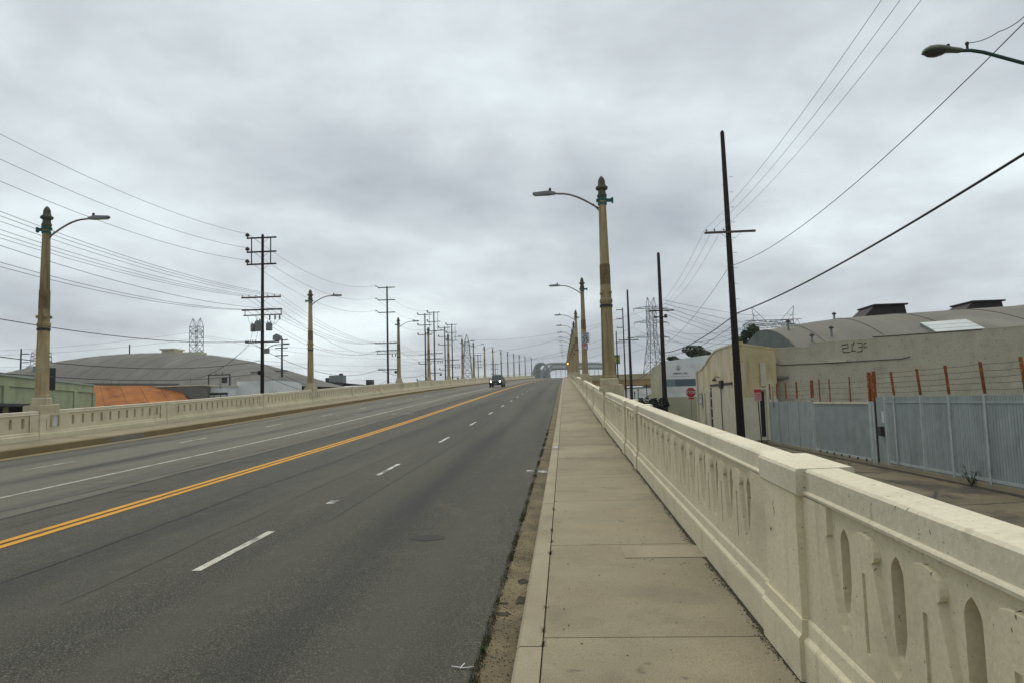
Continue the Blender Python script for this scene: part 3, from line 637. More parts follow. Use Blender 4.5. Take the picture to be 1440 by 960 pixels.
# left line
LP = [(-25.0,15.0,17.3),(-25.0,57.4,17.4),(-25.0,99.7,19.8),(-25.0,136.5,20.8),(-25.0,158.6,20.8),(-25.0,206.5,17.0),(-25,258,17.0)]
lt = ['beside the road left of the view','tall pole with three transformers and triple top crossarms behind left parapet','bare topped pole with angled insulators, second behind the left parapet',
      'third tall pole behind the left parapet with framed triple crossarms','fourth framed pole behind the left parapet','fifth smaller pole behind left parapet near the car','sixth tiny pole behind the left parapet above the car']
TOP = []
for k, (X, Y, h) in enumerate(LP):
    root, sh = base_pole('utility_pole', lt[k] if k else 'pole standing left of the view behind the left parapet', (X,Y,GZ), h)
    zt = h
    lev = [zt-.1, zt-1.6, zt-2.6] if k in (0,1) else [zt-.15, zt-1.95, zt-3.7]
    if k >= 2: lev = [zt-.2, zt-2.0, zt-3.8]
    if k in (1,0): lev = [zt-.35, zt-1.55, zt-2.6]
    if k == 2:
        for z in lev:
            arm_on(root, z, -1.25, 1.2, (), m=WOOD)
            MB().beam((-1.1,-.16,z),(-1.62,-.16,z+.34), .09, .09).build('angled_insulator', IRON, root); MB().beam((-1.5,-.16,z+.2),(-1.75,-.16,z+.22), .05, .05).build('insulator', IRON, root)
    else:
        for z in lev:
            a = arm_on(root, z, -1.3, 1.25, (), m=WOOD)
            MB().lathe([(.04,0),(.05,.1),(.17,.12),(.19,.24),(.12,.34),(.06,.4)], 8, (-1.25,-.16,z+.05)).build('insulator', IRON, a)
        for x in (-.85,.8): MB().box(x-.035,x+.035,-.28,-.21,lev[2],lev[0]).build('vertical_rod', WOOD, root)
    mid = h-5.4 if k < 2 else h-8.2
    a = arm_on(root, mid, -1.75, 1.65, (-1.65,-1.1,-.5,.5,1.1,1.58)); a2 = arm_on(root, mid-1.05, -1.7, 1.75, (), m=WOOD); a3 = arm_on(root, mid-1.5, -1.55, 1.75, (), h=.09, brace=False)
    for x in (-1.4,1.7): MB().box(x-.03,x+.03,-.24,-.21,mid-1.5,mid-1.05).build('spacer', WOODL, root)
    for x in (.7,1.15,1.55): MB().lathe([(.02,-.4),(.07,-.36),(.05,-.18),(.08,-.14),(.03,0)], 7, (x,-.16,mid-1.55)).build('fuse_cutout', IRON, root)
    low = mid-3.75
    a4 = arm_on(root, low, -1.4, 1.5, (-1.35,-1.15,-.95,-.75,-.5), m=WOOD)
    if k in (0,1):
        transformer(root, -.75, -.05, mid-2.85, .24, .62); transformer(root, -.22, -.3, mid-2.85, .26, .85); transformer(root, .6, -.05, mid-2.8, .26, .62)
        MB().box(1.05,1.65,-.4,.1,low+.1,low+.45).prism([(1.05,-.4,low+.45),(1.65,-.4,low+.45),(1.35,-.4,low+.62)],(0,.5,0)).build('switch_box', GALV, root)
        MB().box(.2,.6,-.25,.05,low-.95,low-.55).build('meter_box', GALV, root)
        MB().tube([(.15,-.1,low-.75),(.7,-.1,low-.4),(1.2,-.1,low-.25),(1.9,-.1,low-.22)], .035, 6).build('lamp_arm', GALV, root)
        MB().box(1.75,2.35,-.2,.0,low-.28,low-.16).build('luminaire', GALV, root, bevel=.03)
        MB().box(-.95,-.2,-.2,-.05,low-2.55,low-2.40).build('lamp_head', GALV, root, bevel=.03); MB().box(-.3,.0,-.2,.1,low-2.7,low-2.35).build('bracket', WOOD, root)
        for x0, z0, x1, z1 in ((-1.2,mid-1.5,-.75,mid-2.2),(-.5,mid-1.5,-.2,mid-2.0),(1.5,mid-1.9,.6,mid-2.1),(1.2,mid-1.9,.7,mid-2.1),(-.75,mid-2.8,-1.1,low),(-.3,mid-2.8,-.7,low)):
            MB().tube([(x0+(x1-x0)*t, -.18, z0+(z1-z0)*t-.35*math.sin(math.pi*t)) for t in (0,.25,.5,.75,1)], .012, 4).build('jumper_cable', WIRE, root)
    else:
        MB().lathe([(.2,0),(.22,.1),(.22,.3),(.1,.36)], 10, (1.2,-.2,low-.55)).build('transformer', IRON, root)
    TOP.append((X,Y,h+GZ,lev,mid,low))
# second wooden line just left of the third pole
for X,Y,h,lb in ((-25.6,130.5,19.7,'pole carrying four crossarms, seen behind the fourth left street lamp'),(-25.7,153,19.6,'pole partly hidden behind the fifth left street lamp')):
    root, sh = base_pole('utility_pole', lb, (X,Y,GZ), h)
    for z, w in ((h-.25,1.3),(h-2.2,1.3),(h-4,1.3),(h-9.4,1.2),(h-12.5,1.6)):
        a = arm_on(root, z, -w, w, (), m=WOOD); MB().lathe([(.05,0),(.16,.12),(.08,.35)], 7, (-w,-.16,z+.05)).build('insulator', IRON, a)
root, sh = base_pole('utility_pole', 'small far pole with three crossarms right of the transformer pole', (-38.6,95,GZ), 12.4)
for z in (12.1,11.0,10.0,7.9): arm_on(root, z, -.9, .9, (), m=WOOD)
root, sh = base_pole('utility_pole', 'far pole with a hanging transformer above the green building at left edge', (-88.6,110,GZ), 13.7)
for z in (12.8,11.4,9.8): arm_on(root, z, 0, 1.5, (), m=WOOD)
arm_on(root, 7.9, -2.2, 2.0, ()); transformer(root, 1.4, -.2, 6.5, .35, .8)
# right line
RPOLES = [(9.35,13.3,19.0),(9.9,41.5,18.25),(10.0,72.5,17.5),(9.9,107,19.1),(10.6,125,18.7)]
rl = ['pole at the right edge beside the fence carrying the green cobra lamp','tall dark pole with step bolts in front of the cream building','second dark pole on the right, beside the white building',
      'third thin dark pole on the right near the first street lamp','slim pole with bracket insulators on its left, beyond the right poles']
ARMZ = []
for k, (X, Y, h) in enumerate(RPOLES):
    lean = -.008 if k == 1 else (0.0 if k else 0)
    root, sh = base_pole('utility_pole', rl[k], (X,Y,GZ), h, (.22,.24,.27,.25,.15)[k], (.13,.12,.15,.13,.09)[k], lean)
    if k == 0: arm_on(root, 12.2, -1.45, 1.45, (-1.4,-.9,-.4), m=WOOD)
    if k == 1:
        arm_on(root, 12.15, -1.5, 1.4, (-1.38,-.92,-.4), m=WOODL); steps(root, 4.2, 16.2)
        MB().lathe([(.03,0),(.05,.05),(.03,.1)], 6, (-.25,-.1,10.05)).build('insulator', IRON, root)
    if k == 2:
        arm_on(root, 11.5, -1.25, 1.3, (), m=WOOD); arm_on(root, 10.85, -.75, .6, (-.7,.5), m=WOOD, brace=False)
        MB().lathe([(.1,0),(.16,.08),(.16,.3),(.06,.36)], 8, (.42,-.15,10.75)).build('transformer', IRON, root)
        steps(root, 4.5, 8.5)
    if k == 3: arm_on(root, 11.5, -1.6, 1.35, (-1.5,1.2), m=WOODL); arm_on(root, 11.85, -.3, .7, (), m=WOODL, brace=False, y=.16)
    if k == 4:
        for z in (18.3,16.7,15.2): arm_on(root, z, -1.15, 0, (-1.05,), m=WOODL, brace=False)
root, sh = base_pole('utility_pole', 'tiny pole with a short arm just right of the first right street lamp', (11.2,150,GZ), 17)
arm_on(root, 14.6, -.2, 2.0, (), m=WOOD, brace=False)

# cobra-head lamp on the right-hand pole
cb = thing('cobra_head_lamp', 'green cobra-head street lamp on a long arm at the upper right edge', 'street lamp', (9.35,13.3,7.4))
MB().tube([(-.15,0,.0),(-.75,0,.18),(-1.4,0,.42),(-1.62,0,.47),(-1.85,0,.48)], .033, 8).build('arm', GREENA, cb, smooth=True)
MB().box(-.2,-.12,-.08,.08,-.12,.12).build('mounting_bracket', IRON, cb)
hb = MB(); secs = [(-1.76,.05,.035,.47),(-1.82,.07,.06,.47),(-1.98,.085,.07,.49),(-2.1,.13,.09,.50),(-2.25,.165,.105,.50),(-2.38,.15,.095,.50),(-2.46,.10,.06,.49),(-2.485,.03,.02,.48)]
n = 12
for x, wy, wz, zc_ in secs:
    for k in range(n):
        a = 2*math.pi*k/n; s_ = math.sin(a); hb.v.append((x, wy*math.cos(a), zc_+(wz*s_ if s_ > 0 else wz*.35*s_)))
for i in range(len(secs)-1):
    for k in range(n): a = i*n+k; c_ = i*n+(k+1) % n; hb.f.append((a,c_,c_+n,a+n))
hb.f.append(tuple(range(n))); hb.f.append(tuple((len(secs)-1)*n+k for k in range(n)))
hd = hb.build('luminaire', GREENL, cb, smooth=True)
lb_ = MB(); 
for x, wy, dz in ((-2.06,.06,-.02),(-2.14,.115,-.06),(-2.25,.14,-.085),(-2.36,.125,-.075),(-2.44,.08,-.03)):
    for k in range(8): a = math.pi+math.pi*k/7; lb_.v.append((x, wy*math.cos(a), .475+dz*abs(math.sin(a))))
for i in range(4):
    for k in range(7): a = i*8+k; lb_.f.append((a,a+1,a+9,a+8))
lb_.build('lens', BLACKG, hd, smooth=True)
MB().lathe([(.03,0),(.035,.05),(.02,.07)], 8, (-2.02,0,.55)).build('photocell', IRON, hd)
MB().tube([(-1.68,0,.48),(-1.68,0,.60)], .022, 6).lathe([(.03,0),(.04,.03),(.02,.06)], 6, (-1.68,0,.58)).build('wire_clamp', IRON, cb)

# ------------------------------------------------------------------ wires
def wire(label, pts, sags, r, m=WIREG, group=None, name='power_wire', seg=16):
    b = MB(); path = []
    if isinstance(sags, (int, float)): sags = [sags]*(len(pts)-1)
    for (p, q, s) in zip(pts, pts[1:], sags):
        p, q = Vector(p), Vector(q)
        for i in range(seg): t = i/seg; v = p.lerp(q, t); v.z -= 4*s*t*(1-t); path.append(v)
    path.append(Vector(pts[-1])); o = path[0].copy(); b.tube([v-o for v in path], r, 4, cap=False)
    ob = b.build(name, m, loc=o, recalc=False); return tag(ob, label, 'wire', group)
for j in range(3):
    pts = [(X-1.25 if i != 2 else X-1.7, Y, GZ+lev[j]+.4) for i,(X,Y,zt,lev,mid,low) in enumerate(TOP)]
    wire('%s of the three thin wires on the top crossarms of the left poles' % ['highest','middle','lowest'][j], pts, [1.5,1.7,1.2,.5,1.2,1.2], .013, group='top wires of the left pole line')
for j, x in enumerate((-1.65,-1.1,-.5,.5,1.1,1.58)):
    pts = [(X+x, Y, GZ+mid+.16) for (X,Y,zt,lev,mid,low) in TOP]
    wire('%s of the six thin wires on the middle crossarms of the left poles' % ['leftmost','second from left','third from left','third from right','second from right','rightmost'][j], pts, [1.0,1.5,1.1,.5,1.2,1.2], .012, group='six middle wires of the left pole line')
for j, x in enumerate((-1.4,-.7,1.5)):
    pts = [(X+x, Y, GZ+mid-1.0) for (X,Y,zt,lev,mid,low) in TOP]
    wire('%s thin wire on the double crossarm below the six-wire bundle, left poles' % ['left','middle','right'][j], pts, [1.3,1.9,1.2,.5,1.2,1.2], .013, group='double crossarm wires of the left pole line')
for j, (x, dz, sg_) in enumerate(((-1.2,.1,1.15),(-.3,-1.55,1.4),(-.25,-2.55,1.1))):
    pts = [(X+x, Y, GZ+low+dz) for (X,Y,zt,lev,mid,low) in TOP]
    wire(['upper','middle','lowest'][j]+' thick black cable slung low along the left poles', pts, [sg_,sg_*1.5,1,.5,1,1], .021, WIRE, name='telephone_cable')
for j, (x0, z0, x1, y1, z1) in enumerate(((-1.1,low,-33,62,4.6),(-.9,low,-33.5,62.3,4.6))):
    X, Y, zt, lev, mid, low = TOP[1]
    wire(['thick','thin'][j]+' service drop from the transformer pole down to the white building', [(X+x0,Y,GZ+low-.05),(x1,y1,z1)], .5, .018 if j == 0 else .01, WIRE, name='service_cable')
# right line
def rp(k, x, z): X, Y, h = RPOLES[k]; return (X+x, Y, z)
for j, x in enumerate((-1.38,-.92,-.4)):
    wire('%s of three thin wires rising from the tall right pole crossarm' % ['leftmost','middle','rightmost'][j], [rp(0,x-.05,11.35),rp(1,x-.09,11.3),rp(2,x+.3,10.6),rp(3,x+.2,10.6)], [.55,.9,.8], .008, group='three crossarm wires on the right poles')
wire('thin black cable drooping from the upper right corner to the tall right pole', [rp(0,-.45,8.52),rp(1,-.15,9.1),rp(2,.05,6.9)], [.75,.55], .014, WIRE, name='telephone_cable')
wire('thickest black cable crossing from the right edge to the tall right pole', [rp(0,-.35,6.15),rp(1,.1,6.35),rp(2,.15,6.2),rp(3,.1,4.6)], [.3,.45,.8], .034, WIRE, name='telephone_cable')
wire('second cable leaving the tall right pole low towards the white building', [rp(1,0,5.75),rp(2,0,6.0)], .55, .016, WIRE, name='telephone_cable')
wire('short curly wire from the cobra lamp to the corner insulator', [(7.68,13.3,8.02),(8.25,13.3,8.2),(8.85,13.3,8.58)], [.05,.06], .008, WIRE, name='lamp_wire')
ins = thing('line_insulator', 'black insulator ring with looped wires at the upper right corner', 'insulator', (8.95,13.3,8.5))
MB().lathe([(.03,-.08),(.055,-.03),(.03,.02),(.055,.06),(.02,.1)], 8).build('insulator_body', IRON, ins)
MB().tube([(.12*math.cos(a)+.02,0,.14+.12*math.sin(a)) for a in [i*.5 for i in range(13)]], .011, 5).build('wire_loop', WIRE, ins)
MB().tube([(0,0,0),(.2,0,.0),(.4,0,.0)], .02, 5).build('bracket', IRON, ins)
for j in range(2):
    wire(['upper','lower'][j]+' service wire running right from the second right pole to the cream building', [rp(2,.2,8.4-j*.5),(13.2,52,5.4-j*.6)], .5, .012, WIRE, name='service_cable')
for j in range(5):
    wire('%s of the far thin wires fanning right from the second right pole' % ['highest','second highest','middle','second lowest','lowest'][j], [rp(2,.4,11.5-j*.35),(60+j*3,185+j*3,22-j*2.3)], 1.0+j*.3, .02, group='far fanned wires right')

# ------------------------------------------------------------------ lattice towers
def lattice(name, label, loc, H, wb, wt, arms, rz=0, twin=False, r=.12, group='lattice transmission towers', split=None, peak=3.0):
    root = thing(name, label, 'transmission tower', loc, rz, group)
    def wz(z): return wb+(wt-wb)*min(1, z/split) if split else wb+(wt-wb)*z/H
    n = 11; zs = [H*(1-(1-i/n)**1.25) for i in range(n+1)]; b = MB(); c = MB()
    def corner(i, z): w = wz(z)/2; return [(-w,-w,z),(w,-w,z),(w,w,z),(-w,w,z)][i % 4]
    for i in range(4):
        for z0, z1 in zip(zs, zs[1:]): b.beam(corner(i,z0), corner(i,z1), r*1.3)
    for z0, z1 in zip(zs, zs[1:]):
        for i in range(4):
            c.beam(corner(i,z0), corner(i+1,z1), r*.75); c.beam(corner(i+1,z0), corner(i,z1), r*.75); c.beam(corner(i,z1), corner(i+1,z1), r*.75)
    b.build('tower_leg', LATT, root); c.build('bracing', LATT, root)
    for z, L in arms:
        a = MB(); w = wz(z)/2
        for s in (-1, 1):
            for yy in (-w, w): a.beam((s*w,yy,z),(s*L,0,z), r); a.beam((s*w,yy,z+1.2),(s*L,0,z), r*.8)
            a.beam((s*(w+L)/2,0,z+.6),(s*(w+L)/2,0,z), r*.7); a.beam((s*L,0,z),(s*L,0,z-1.5), r*.9)
        a.build('tower_arm', LATT, root)
    p = MB(); w = wt/2
    if twin:
        for s in (-1, 1):
            for yy in (-w, w): p.beam((s*w,yy,H),(s*w,0,H+peak), r); p.beam((0,yy,H),(s*w,0,H+peak), r*.8)
    else:
        for i in range(4): p.beam(corner(i,H),(0,0,H+peak), r)
    p.build('tower_peak', LATT, root); return root
lattice('transmission_tower', 'tall lattice tower behind the second dark pole on the right', (42,338,GZ), 46, 10.5, 3.4, [(45,9),(38.5,9),(31.5,9)], .35, True, .2, split=31, peak=4.5)
lattice('transmission_tower', 'twin-peaked lattice tower above the curved grey roof on the left', (-138,258,GZ), 34.5, 3.4, 3.4, [(32,2.2),(25,2.2),(18.5,2.2)], -.2, True, .13, peak=3.2)
lattice('transmission_tower', 'faint lattice tower at the far left edge above the green building', (-311,402,GZ), 40, 11, 7, [(37,9),(30,9),(22,9)], -.3, True, .22, peak=2.5)
lattice('transmission_tower', 'slender lattice tower behind the left lamp row, left of the car', (-58,425,GZ), 40, 8.5, 2.6, [(37.5,2.6),(31,2.6),(24,2.6)], 0, False, .2, peak=4.5)
tw = lattice('transmission_tower', 'wide two-horned lattice portal tower above the arched roof on the right', (57.5,203,GZ), 23.2, 10.5, 10.5, [(22.5,7.0)], 0, False, .12, peak=.1)
q = MB()
for s in (-1, 1):
    q.beam((s*5.2,-5,23.2),(s*5.6,-5,26.9), .13); q.beam((s*2.2,-5,23.2),(s*5.6,-5,26.9), .1); q.beam((s*4,-5,23.2),(s*5.4,-5,25.2), .08); q.beam((s*5.3,-5,24.3),(s*3.6,-5,24.8), .08)
q.beam((-7.5,-5,23.2),(7.5,-5,23.2), .16); q.beam((-7.5,-5,21.8),(7.5,-5,21.8), .14)
for i in range(10): q.beam((-7+i*1.4,-5,21.8),(-6.3+i*1.4,-5,23.2), .09); q.beam((-6.3+i*1.4,-5,23.2),(-5.6+i*1.4,-5,21.8), .09)
q.build('tower_horns', LATT, tw)
for j, z in enumerate((48,44,37.5,37,30.5,30)):
    s = -1 if j % 2 else 1
    wire('%s far transmission line crossing the sky behind the lamp rows' % ['highest','second highest','third highest','fourth highest','fifth highest','lowest'][j], [(-58+s*2.6,425,z-12 if z < 45 else z-8),(42+s*8.5,338,z-1.5),(57.5+s*5,198,21.5-j*.2)], [5,6], .05, group='far transmission lines over the bridge', seg=24)
for j, (zl, zr) in enumerate(((33,33),(31,28),(26,26),(24,22),(19,19),(17.5,16))):
    wire('%s far transmission line between the left towers, behind the left poles' % ['highest','second highest','third highest','fourth highest','fifth highest','lowest'][j], [(-330,300,zl+2),(-138+(3.6 if j % 2 else -3.6),258,zl-1.8),(-58,425,zr+3)], [4,5], .04, group='far transmission lines on the left', seg=24)

# ------------------------------------------------------------------ steel arch span beyond the crest
ar = thing('arch_bridge_span', 'blue-grey steel arch of the bridge main span beyond the crest', 'bridge', (0,438,12.0))
def arch_rib(x0, y0, x1, y1, ztop, zb, half, n=22):
    lo, hi = [], []
    for i in range(n+1):
        t = i/n; X = x0+(x1-x0)*t; Y = y0+(y1-y0)*t; s = 1-abs(2*t-1)**half
        hi.append((X,Y,zb+(ztop-zb)*s)); lo.append((X,Y,zb+(ztop-3.0-zb)*s if 0 < i < n else zb))
    return lo, hi
for k, (dy, dx) in enumerate(((0,0),(12,3))):
    lo, hi = arch_rib(-15+dx,-6+dy,29+dx,14+dy,13.0,-2,14)
    b = MB(); b.tube(hi, .62, 4); b.tube(lo, .5, 4)
    rib = b.build('arch_rib', STEELB, ar)
    for i in range(len(lo)-1):
        c = MB(); c.beam(lo[i], hi[i+1], .28); c.beam(hi[i], lo[i+1], .28); c.beam(lo[i+1], hi[i+1], .25); c.build('lattice_brace', STEELB, rib)
    for i in range(5, 18, 3): MB().beam((lo[i][0],lo[i][1],-3), lo[i], .25).build('hanger', STEELB, ar)
# end-on arch at the left: receding portal frames between two ribs
for k in range(7):
    hw_, zt_, yy_ = 5.6-.42*k, 13.6+.25*math.sin(k*.5), 2+k*3.0; pts = []
    for i in range(17):
        a = math.pi*i/16; pts.append((-14.2+hw_*math.copysign(abs(math.cos(a))**.75, math.cos(a))+k*.12, yy_, -3+(zt_+3)*math.sin(a)**.8))
    MB().tube(pts, .75 if k == 0 else .55, 5).build('arch_rib' if k == 0 else 'portal_frame', STEELB, ar)
for k in range(6):
    z = -1.5+k*2.0; MB().box(-18.2+.3*k,-10.0-.25*k,19,19.5,z,z+1.97).build('portal_plate', STEELB, ar)

# ------------------------------------------------------------------ right-hand side: fence
FX = 11.15
fn = thing('security_fence', 'blue-grey picket fence topped with rusty barbed-wire posts along the side street', 'fence', (FX,18,-1.0))
def FB(name, x0,x1,y0,y1,z0,z1,m,par): return MB().box(x0,x1,y0-18,y1-18,z0+1,z1+1).build(name, m, par)
posts = [14.8,16.5,18.15,19.85,21.62,23.3,25.1]
for Y in posts: FB('post', -.05,.05,Y-.045,Y+.045,-.9,1.5,FENCEL,fn)
FB('post', -.05,.05,25.75,25.86,-.9,1.52,FENCEL,fn)
FB('rail', -.035,-.005,14.2,25.8,-.82,-.74,FENCEL,fn); FB('rail', -.035,-.005,14.2,25.8,1.25,1.31,FENCE,fn)
pmesh = None; y = 14.25
while y < 25.75:
    if all(abs(y-p) > .06 for p in posts):
        if pmesh is None: pmesh = MB().box(-.025,.0,-.052,.052,-.87+1,1.45+1).build('picket', FENCE, fn, loc=(.01,y-18,0)); 
        else:
            o = pmesh.copy(); COL.objects.link(o); o.parent = fn; o.location = (.01,y-18,0)
    y += .125
FB('door_panel', -.02,.02,25.9,26.55,-.9,1.45,FENCE,fn)
bx_ = FB('lock_box', -.16,-.02,26.0,26.2,.1,.42,IRON,fn); FB('notice', -.03,-.022,25.95,26.12,.55,.95,WHITES,fn)
for Y, z0, z1, m in ((14.8,1.5,2.4,RUST),(16.5,1.5,2.4,RUST),(18.15,1.5,2.38,RUST),(19.85,1.5,2.35,RUST),(21.62,1.5,2.34,RUST),(23.3,1.5,2.32,RUST),(25.1,1.5,2.3,RUST)):
    q = MB().add([(-.035,-.035,0),(.02,-.035,0),(.02,.035,0),(-.035,.035,0),(-.095,-.035,z1-z0),(-.04,-.035,z1-z0),(-.04,.035,z1-z0),(-.095,.035,z1-z0)],[(0,3,2,1),(4,5,6,7),(0,1,5,4),(1,2,6,5),(2,3,7,6),(3,0,4,7)]).build('rusty_extension', m, fn, loc=(0,Y-18,z0+1))
for k in range(5):
    zz = 1.62+k*.165; pts = []
    for Y in [14.2]+posts+[26.4]:
        pts.append((-.045-.012*k, Y-18, zz+1+random.uniform(-.01,.01)))
    path = []
    for p, q_ in zip(pts, pts[1:]):
        for i in range(5): t = i/5; path.append((p[0], p[1]+(q_[1]-p[1])*t, p[2]+(q_[2]-p[2])*t-.02*4*t*(1-t)*random.uniform(.4,1)))
    path.append(pts[-1]); MB().tube(path, .006, 4, cap=False).build('barbed_wire', BARB, fn)
# gate post cluster, sliding gate
gt = thing('sliding_gate', 'blue-grey sheet metal sliding gate between rusty posts', 'gate', (FX,30,-1.0))
def GB(name, x0,x1,y0,y1,z0,z1,m,par=gt): return MB().box(x0,x1,y0-30,y1-30,z0+1,z1+1).build(name, m, par)
GB('gate_sheet', .02,.05,27.2,33.0,-.82,1.2,FENCE); GB('top_rail', -.02,.07,27.1,33.1,1.2,1.28,CREAMP); GB('bottom_rail', -.03,.07,27.1,33.1,-.92,-.80,FENCEL); GB('frame_post', -.03,.06,27.05,27.2,-.92,1.5,FENCEL)
for k in range(7): q = MB().lathe([(.03,-.02),(.05,-.02),(.05,.02),(.03,.02)], 10).build('track_roller', IRON, gt, loc=(-.05,27.6+k*.8-30,.14)); q.rotation_euler = (0,math.pi/2,0)
for Y in (28.85,31.0,32.2): GB('rusty_rod', -.02,.02,Y-.025,Y+.025,1.28,2.25,RUST)
for k in range(4):
    zz = 1.4+k*.22; MB().tube([(-.03, 27.1+5.9*i/12-30, zz+1-.02*math.sin(i*.5)) for i in range(13)], .006, 4, cap=False).build('barbed_wire', BARB, gt)
for Y, m, w, z1, lb in ((27.0,RUST,.12,2.36,'rusty gate post nearest the sliding gate, right end'),(26.72,RUST,.12,2.26,'rusty middle gate post by the pedestrian door'),(26.6,IRON,.08,2.38,'blotched dark and rusty post beside the lock box'),(33.2,FENCEL,.11,1.35,'dark edged post left of the sliding gate')):
    t = thing('gate_post', lb, 'post', (FX,Y,-1.0)); MB().box(-.05,.05,-w/2,w/2,.05,2.35).build('lower_post', FENCEL if m is RUST else m, t); MB().box(-.06,.045,-w/2-.003,w/2+.003,2.3,z1+1).build('rusty_top', RUST, t)
# sheet fence left of the gate
sf = thing('sheet_metal_fence', 'blue-grey sheet metal fence panels left of the sliding gate', 'fence', (FX,36.5,-1.0))
def SB(name, x0,x1,y0,y1,z0,z1,m): return MB().box(x0,x1,y0-36.5,y1-36.5,z0+1,z1+1).build(name, m, sf)
ys_ = [33.3,35.2,36.9,38.4,40.0]
for a, c_ in zip(ys_, ys_[1:]): SB('sheet_panel', 0,.03,a+.03,c_-.03,-.93,1.28,FENCE)
for Y in ys_[1:]: SB('post', -.03,.04,Y-.03,Y+.03,-.93,1.32,FENCEL)
for Y in (33.25,33.05,35.3,37.0,38.5,39.8): SB('rusty_rod', -.03,.03,Y-.045,Y+.045,1.45,2.25,RUST)
SB('thin_pipe', -.06,-.02,39.1,39.17,1.0,2.15,GALV)
for k in range(4):
    zz = 1.42+k*.2; MB().tube([(-.02, 33.2+6.8*i/10-36.5, zz+1-.02*math.sin(i*.6)) for i in range(11)], .006, 4, cap=False).build('barbed_wire', BARB, sf)

# ------------------------------------------------------------------ right warehouse
O = Vector((12.35,44.6,0)); W = Vector((11.65,-7.4,0)).normalized(); NB = Vector((-W.y, W.x, 0))
def wl(a, n_, z): v = O+W*a+NB*n_; return (v.x, v.y, z)
wh = thing('warehouse', 'grey stucco warehouse with a barrel roof behind the fence', 'warehouse', (12.35,44.6,-1.0))
def WHb(name, pts, m, par=wh, **k):
    b = MB()
    for q, f in pts: b.add([Vector(p)-Vector((12.35,44.6,-1.0)) for p in q], f)
    return b.build(name, m, par, **k)
def wbox(a0,a1,n0,n1,z0,z1): return ([wl(a0,n0,z0),wl(a1,n0,z0),wl(a1,n1,z0),wl(a0,n1,z0),wl(a0,n0,z1),wl(a1,n0,z1),wl(a1,n1,z1),wl(a0,n1,z1)], [(0,3,2,1),(4,5,6,7),(0,1,5,4),(1,2,6,5),(2,3,7,6),(3,0,4,7)])
wall = WHb('wall', [wbox(0,2.6,0,.3,-1.05,4.42), wbox(2.6,6.1,0,.3,-1.05,4.62), wbox(6.1,34,0,.3,-1.05,4.74)], STUCCO)
WHb('coping', [wbox(0,2.6,-.02,.32,4.42,4.47), wbox(2.6,6.1,-.02,.32,4.62,4.66), wbox(6.1,34,-.02,.32,4.74,4.78)], CREAMP)
WHb('roof_flashing', [wbox(6.0,11.2,-.03,.05,4.70,4.745)], IRON)
def conduit(pts, r, m, nm): return MB().tube([Vector(p)-Vector((12.35,44.6,-1)) for p in pts], r, 6).build(nm, m, wh, smooth=True)
conduit([wl(-.12,-.14,4.1),wl(.0,-.14,4.16),wl(.2,-.1,4.1),wl(.35,-.06,3.6),wl(.9,-.06,3.42),wl(3.2,-.06,3.4),wl(7.4,-.06,3.42),wl(7.8,-.06,3.52)], .025, IRON, 'conduit')
conduit([wl(-.15,-.14,-1.0),wl(-.15,-.14,3.7),wl(-.25,-.14,4.0)], .1, PED, 'downspout'); WHb('rain_head', [wbox(-.33,.0,-.3,-.05,3.62,3.86)], GALV)
WHb('light_fixture', [wbox(3.6,4.6,-.18,-.02,3.42,3.56)], CREAMP)
# painted graffiti strokes
def stroke(a0,z0,a1,z1):
    p, q = Vector(wl(a0,-.006,z0)), Vector(wl(a1,-.006,z1)); MB().beam(p-Vector((12.35,44.6,-1)), q-Vector((12.35,44.6,-1)), .012, .05, up=(0,0,1)).build('graffiti_stroke', BLACK, wall)
g0, gz = 4.35, 4.02
for s in ((0,.36,.34,.40),(.34,.40,.36,.20),(.05,.18,.36,.2),(.05,.18,.08,-.06),(.08,-.06,.46,-.05),(.55,.42,.58,-.02),(.5,.0,.75,0),(.62,.3,.7,.5),(.85,.42,1.1,.42),(1.1,.42,1.08,-.05),(.8,-.06,1.08,-.05),(.9,.18,1.1,.2),(1.2,.38,1.34,.42),(1.2,.38,1.17,.14),(1.17,.14,1.36,.2)):
    stroke(g0+s[0], gz+s[1], g0+s[2], gz+s[3])
# vault roof
def zr(X): t = min(max((X-14)/6.5, 0), 1); return 6.15+.55*(1-(1-t)**2)
def ye(X): return 44.6+(X-12.35)*(-7.4/11.65)+.32 if X < 28 else 35.0
def roofp(X, u):
    y0_, y1_ = ye(X), 59.0; Y = y0_+(y1_-y0_)*u; s = max(0, 1-abs(2*u-1)**1.9); return Vector((X, Y, 4.36+(zr(X)-4.36)*s))
b = MB(); Xs = [14+(46-14)*(i/26)**1.25 for i in range(27)]; nu = 20
for X in Xs:
    for j in range(nu+1): b.v.append(tuple(roofp(X, j/nu)-Vector((12.35,44.6,-1))))
for i in range(26):
    for j in range(nu): a = i*(nu+1)+j; b.f.append((a,a+1,a+nu+2,a+nu+1))
roof = b.build('roof', ROOFG, wh, smooth=True)
b = MB(); P = [roofp(14.0, j/nu)-Vector((12.35,44.6,-1)) for j in range(nu+1)]; b.add(P+[Vector((p.x,p.y,4.2)) for p in P], [(j,j+1,j+nu+2,j+nu+1) for j in range(nu)]); b.build('gable_wall', GABLE, wh)
for X in (14.03,15.6,18.4,21.4,24.6,28.0,31.5,35.0):
    pts = [roofp(X, j/nu)-Vector((12.35,44.6,-1.02)) for j in range(nu+1)]; MB().tube(pts, .018 if X > 14.1 else .05, 4).build('roof_seam', SEAM, roof)
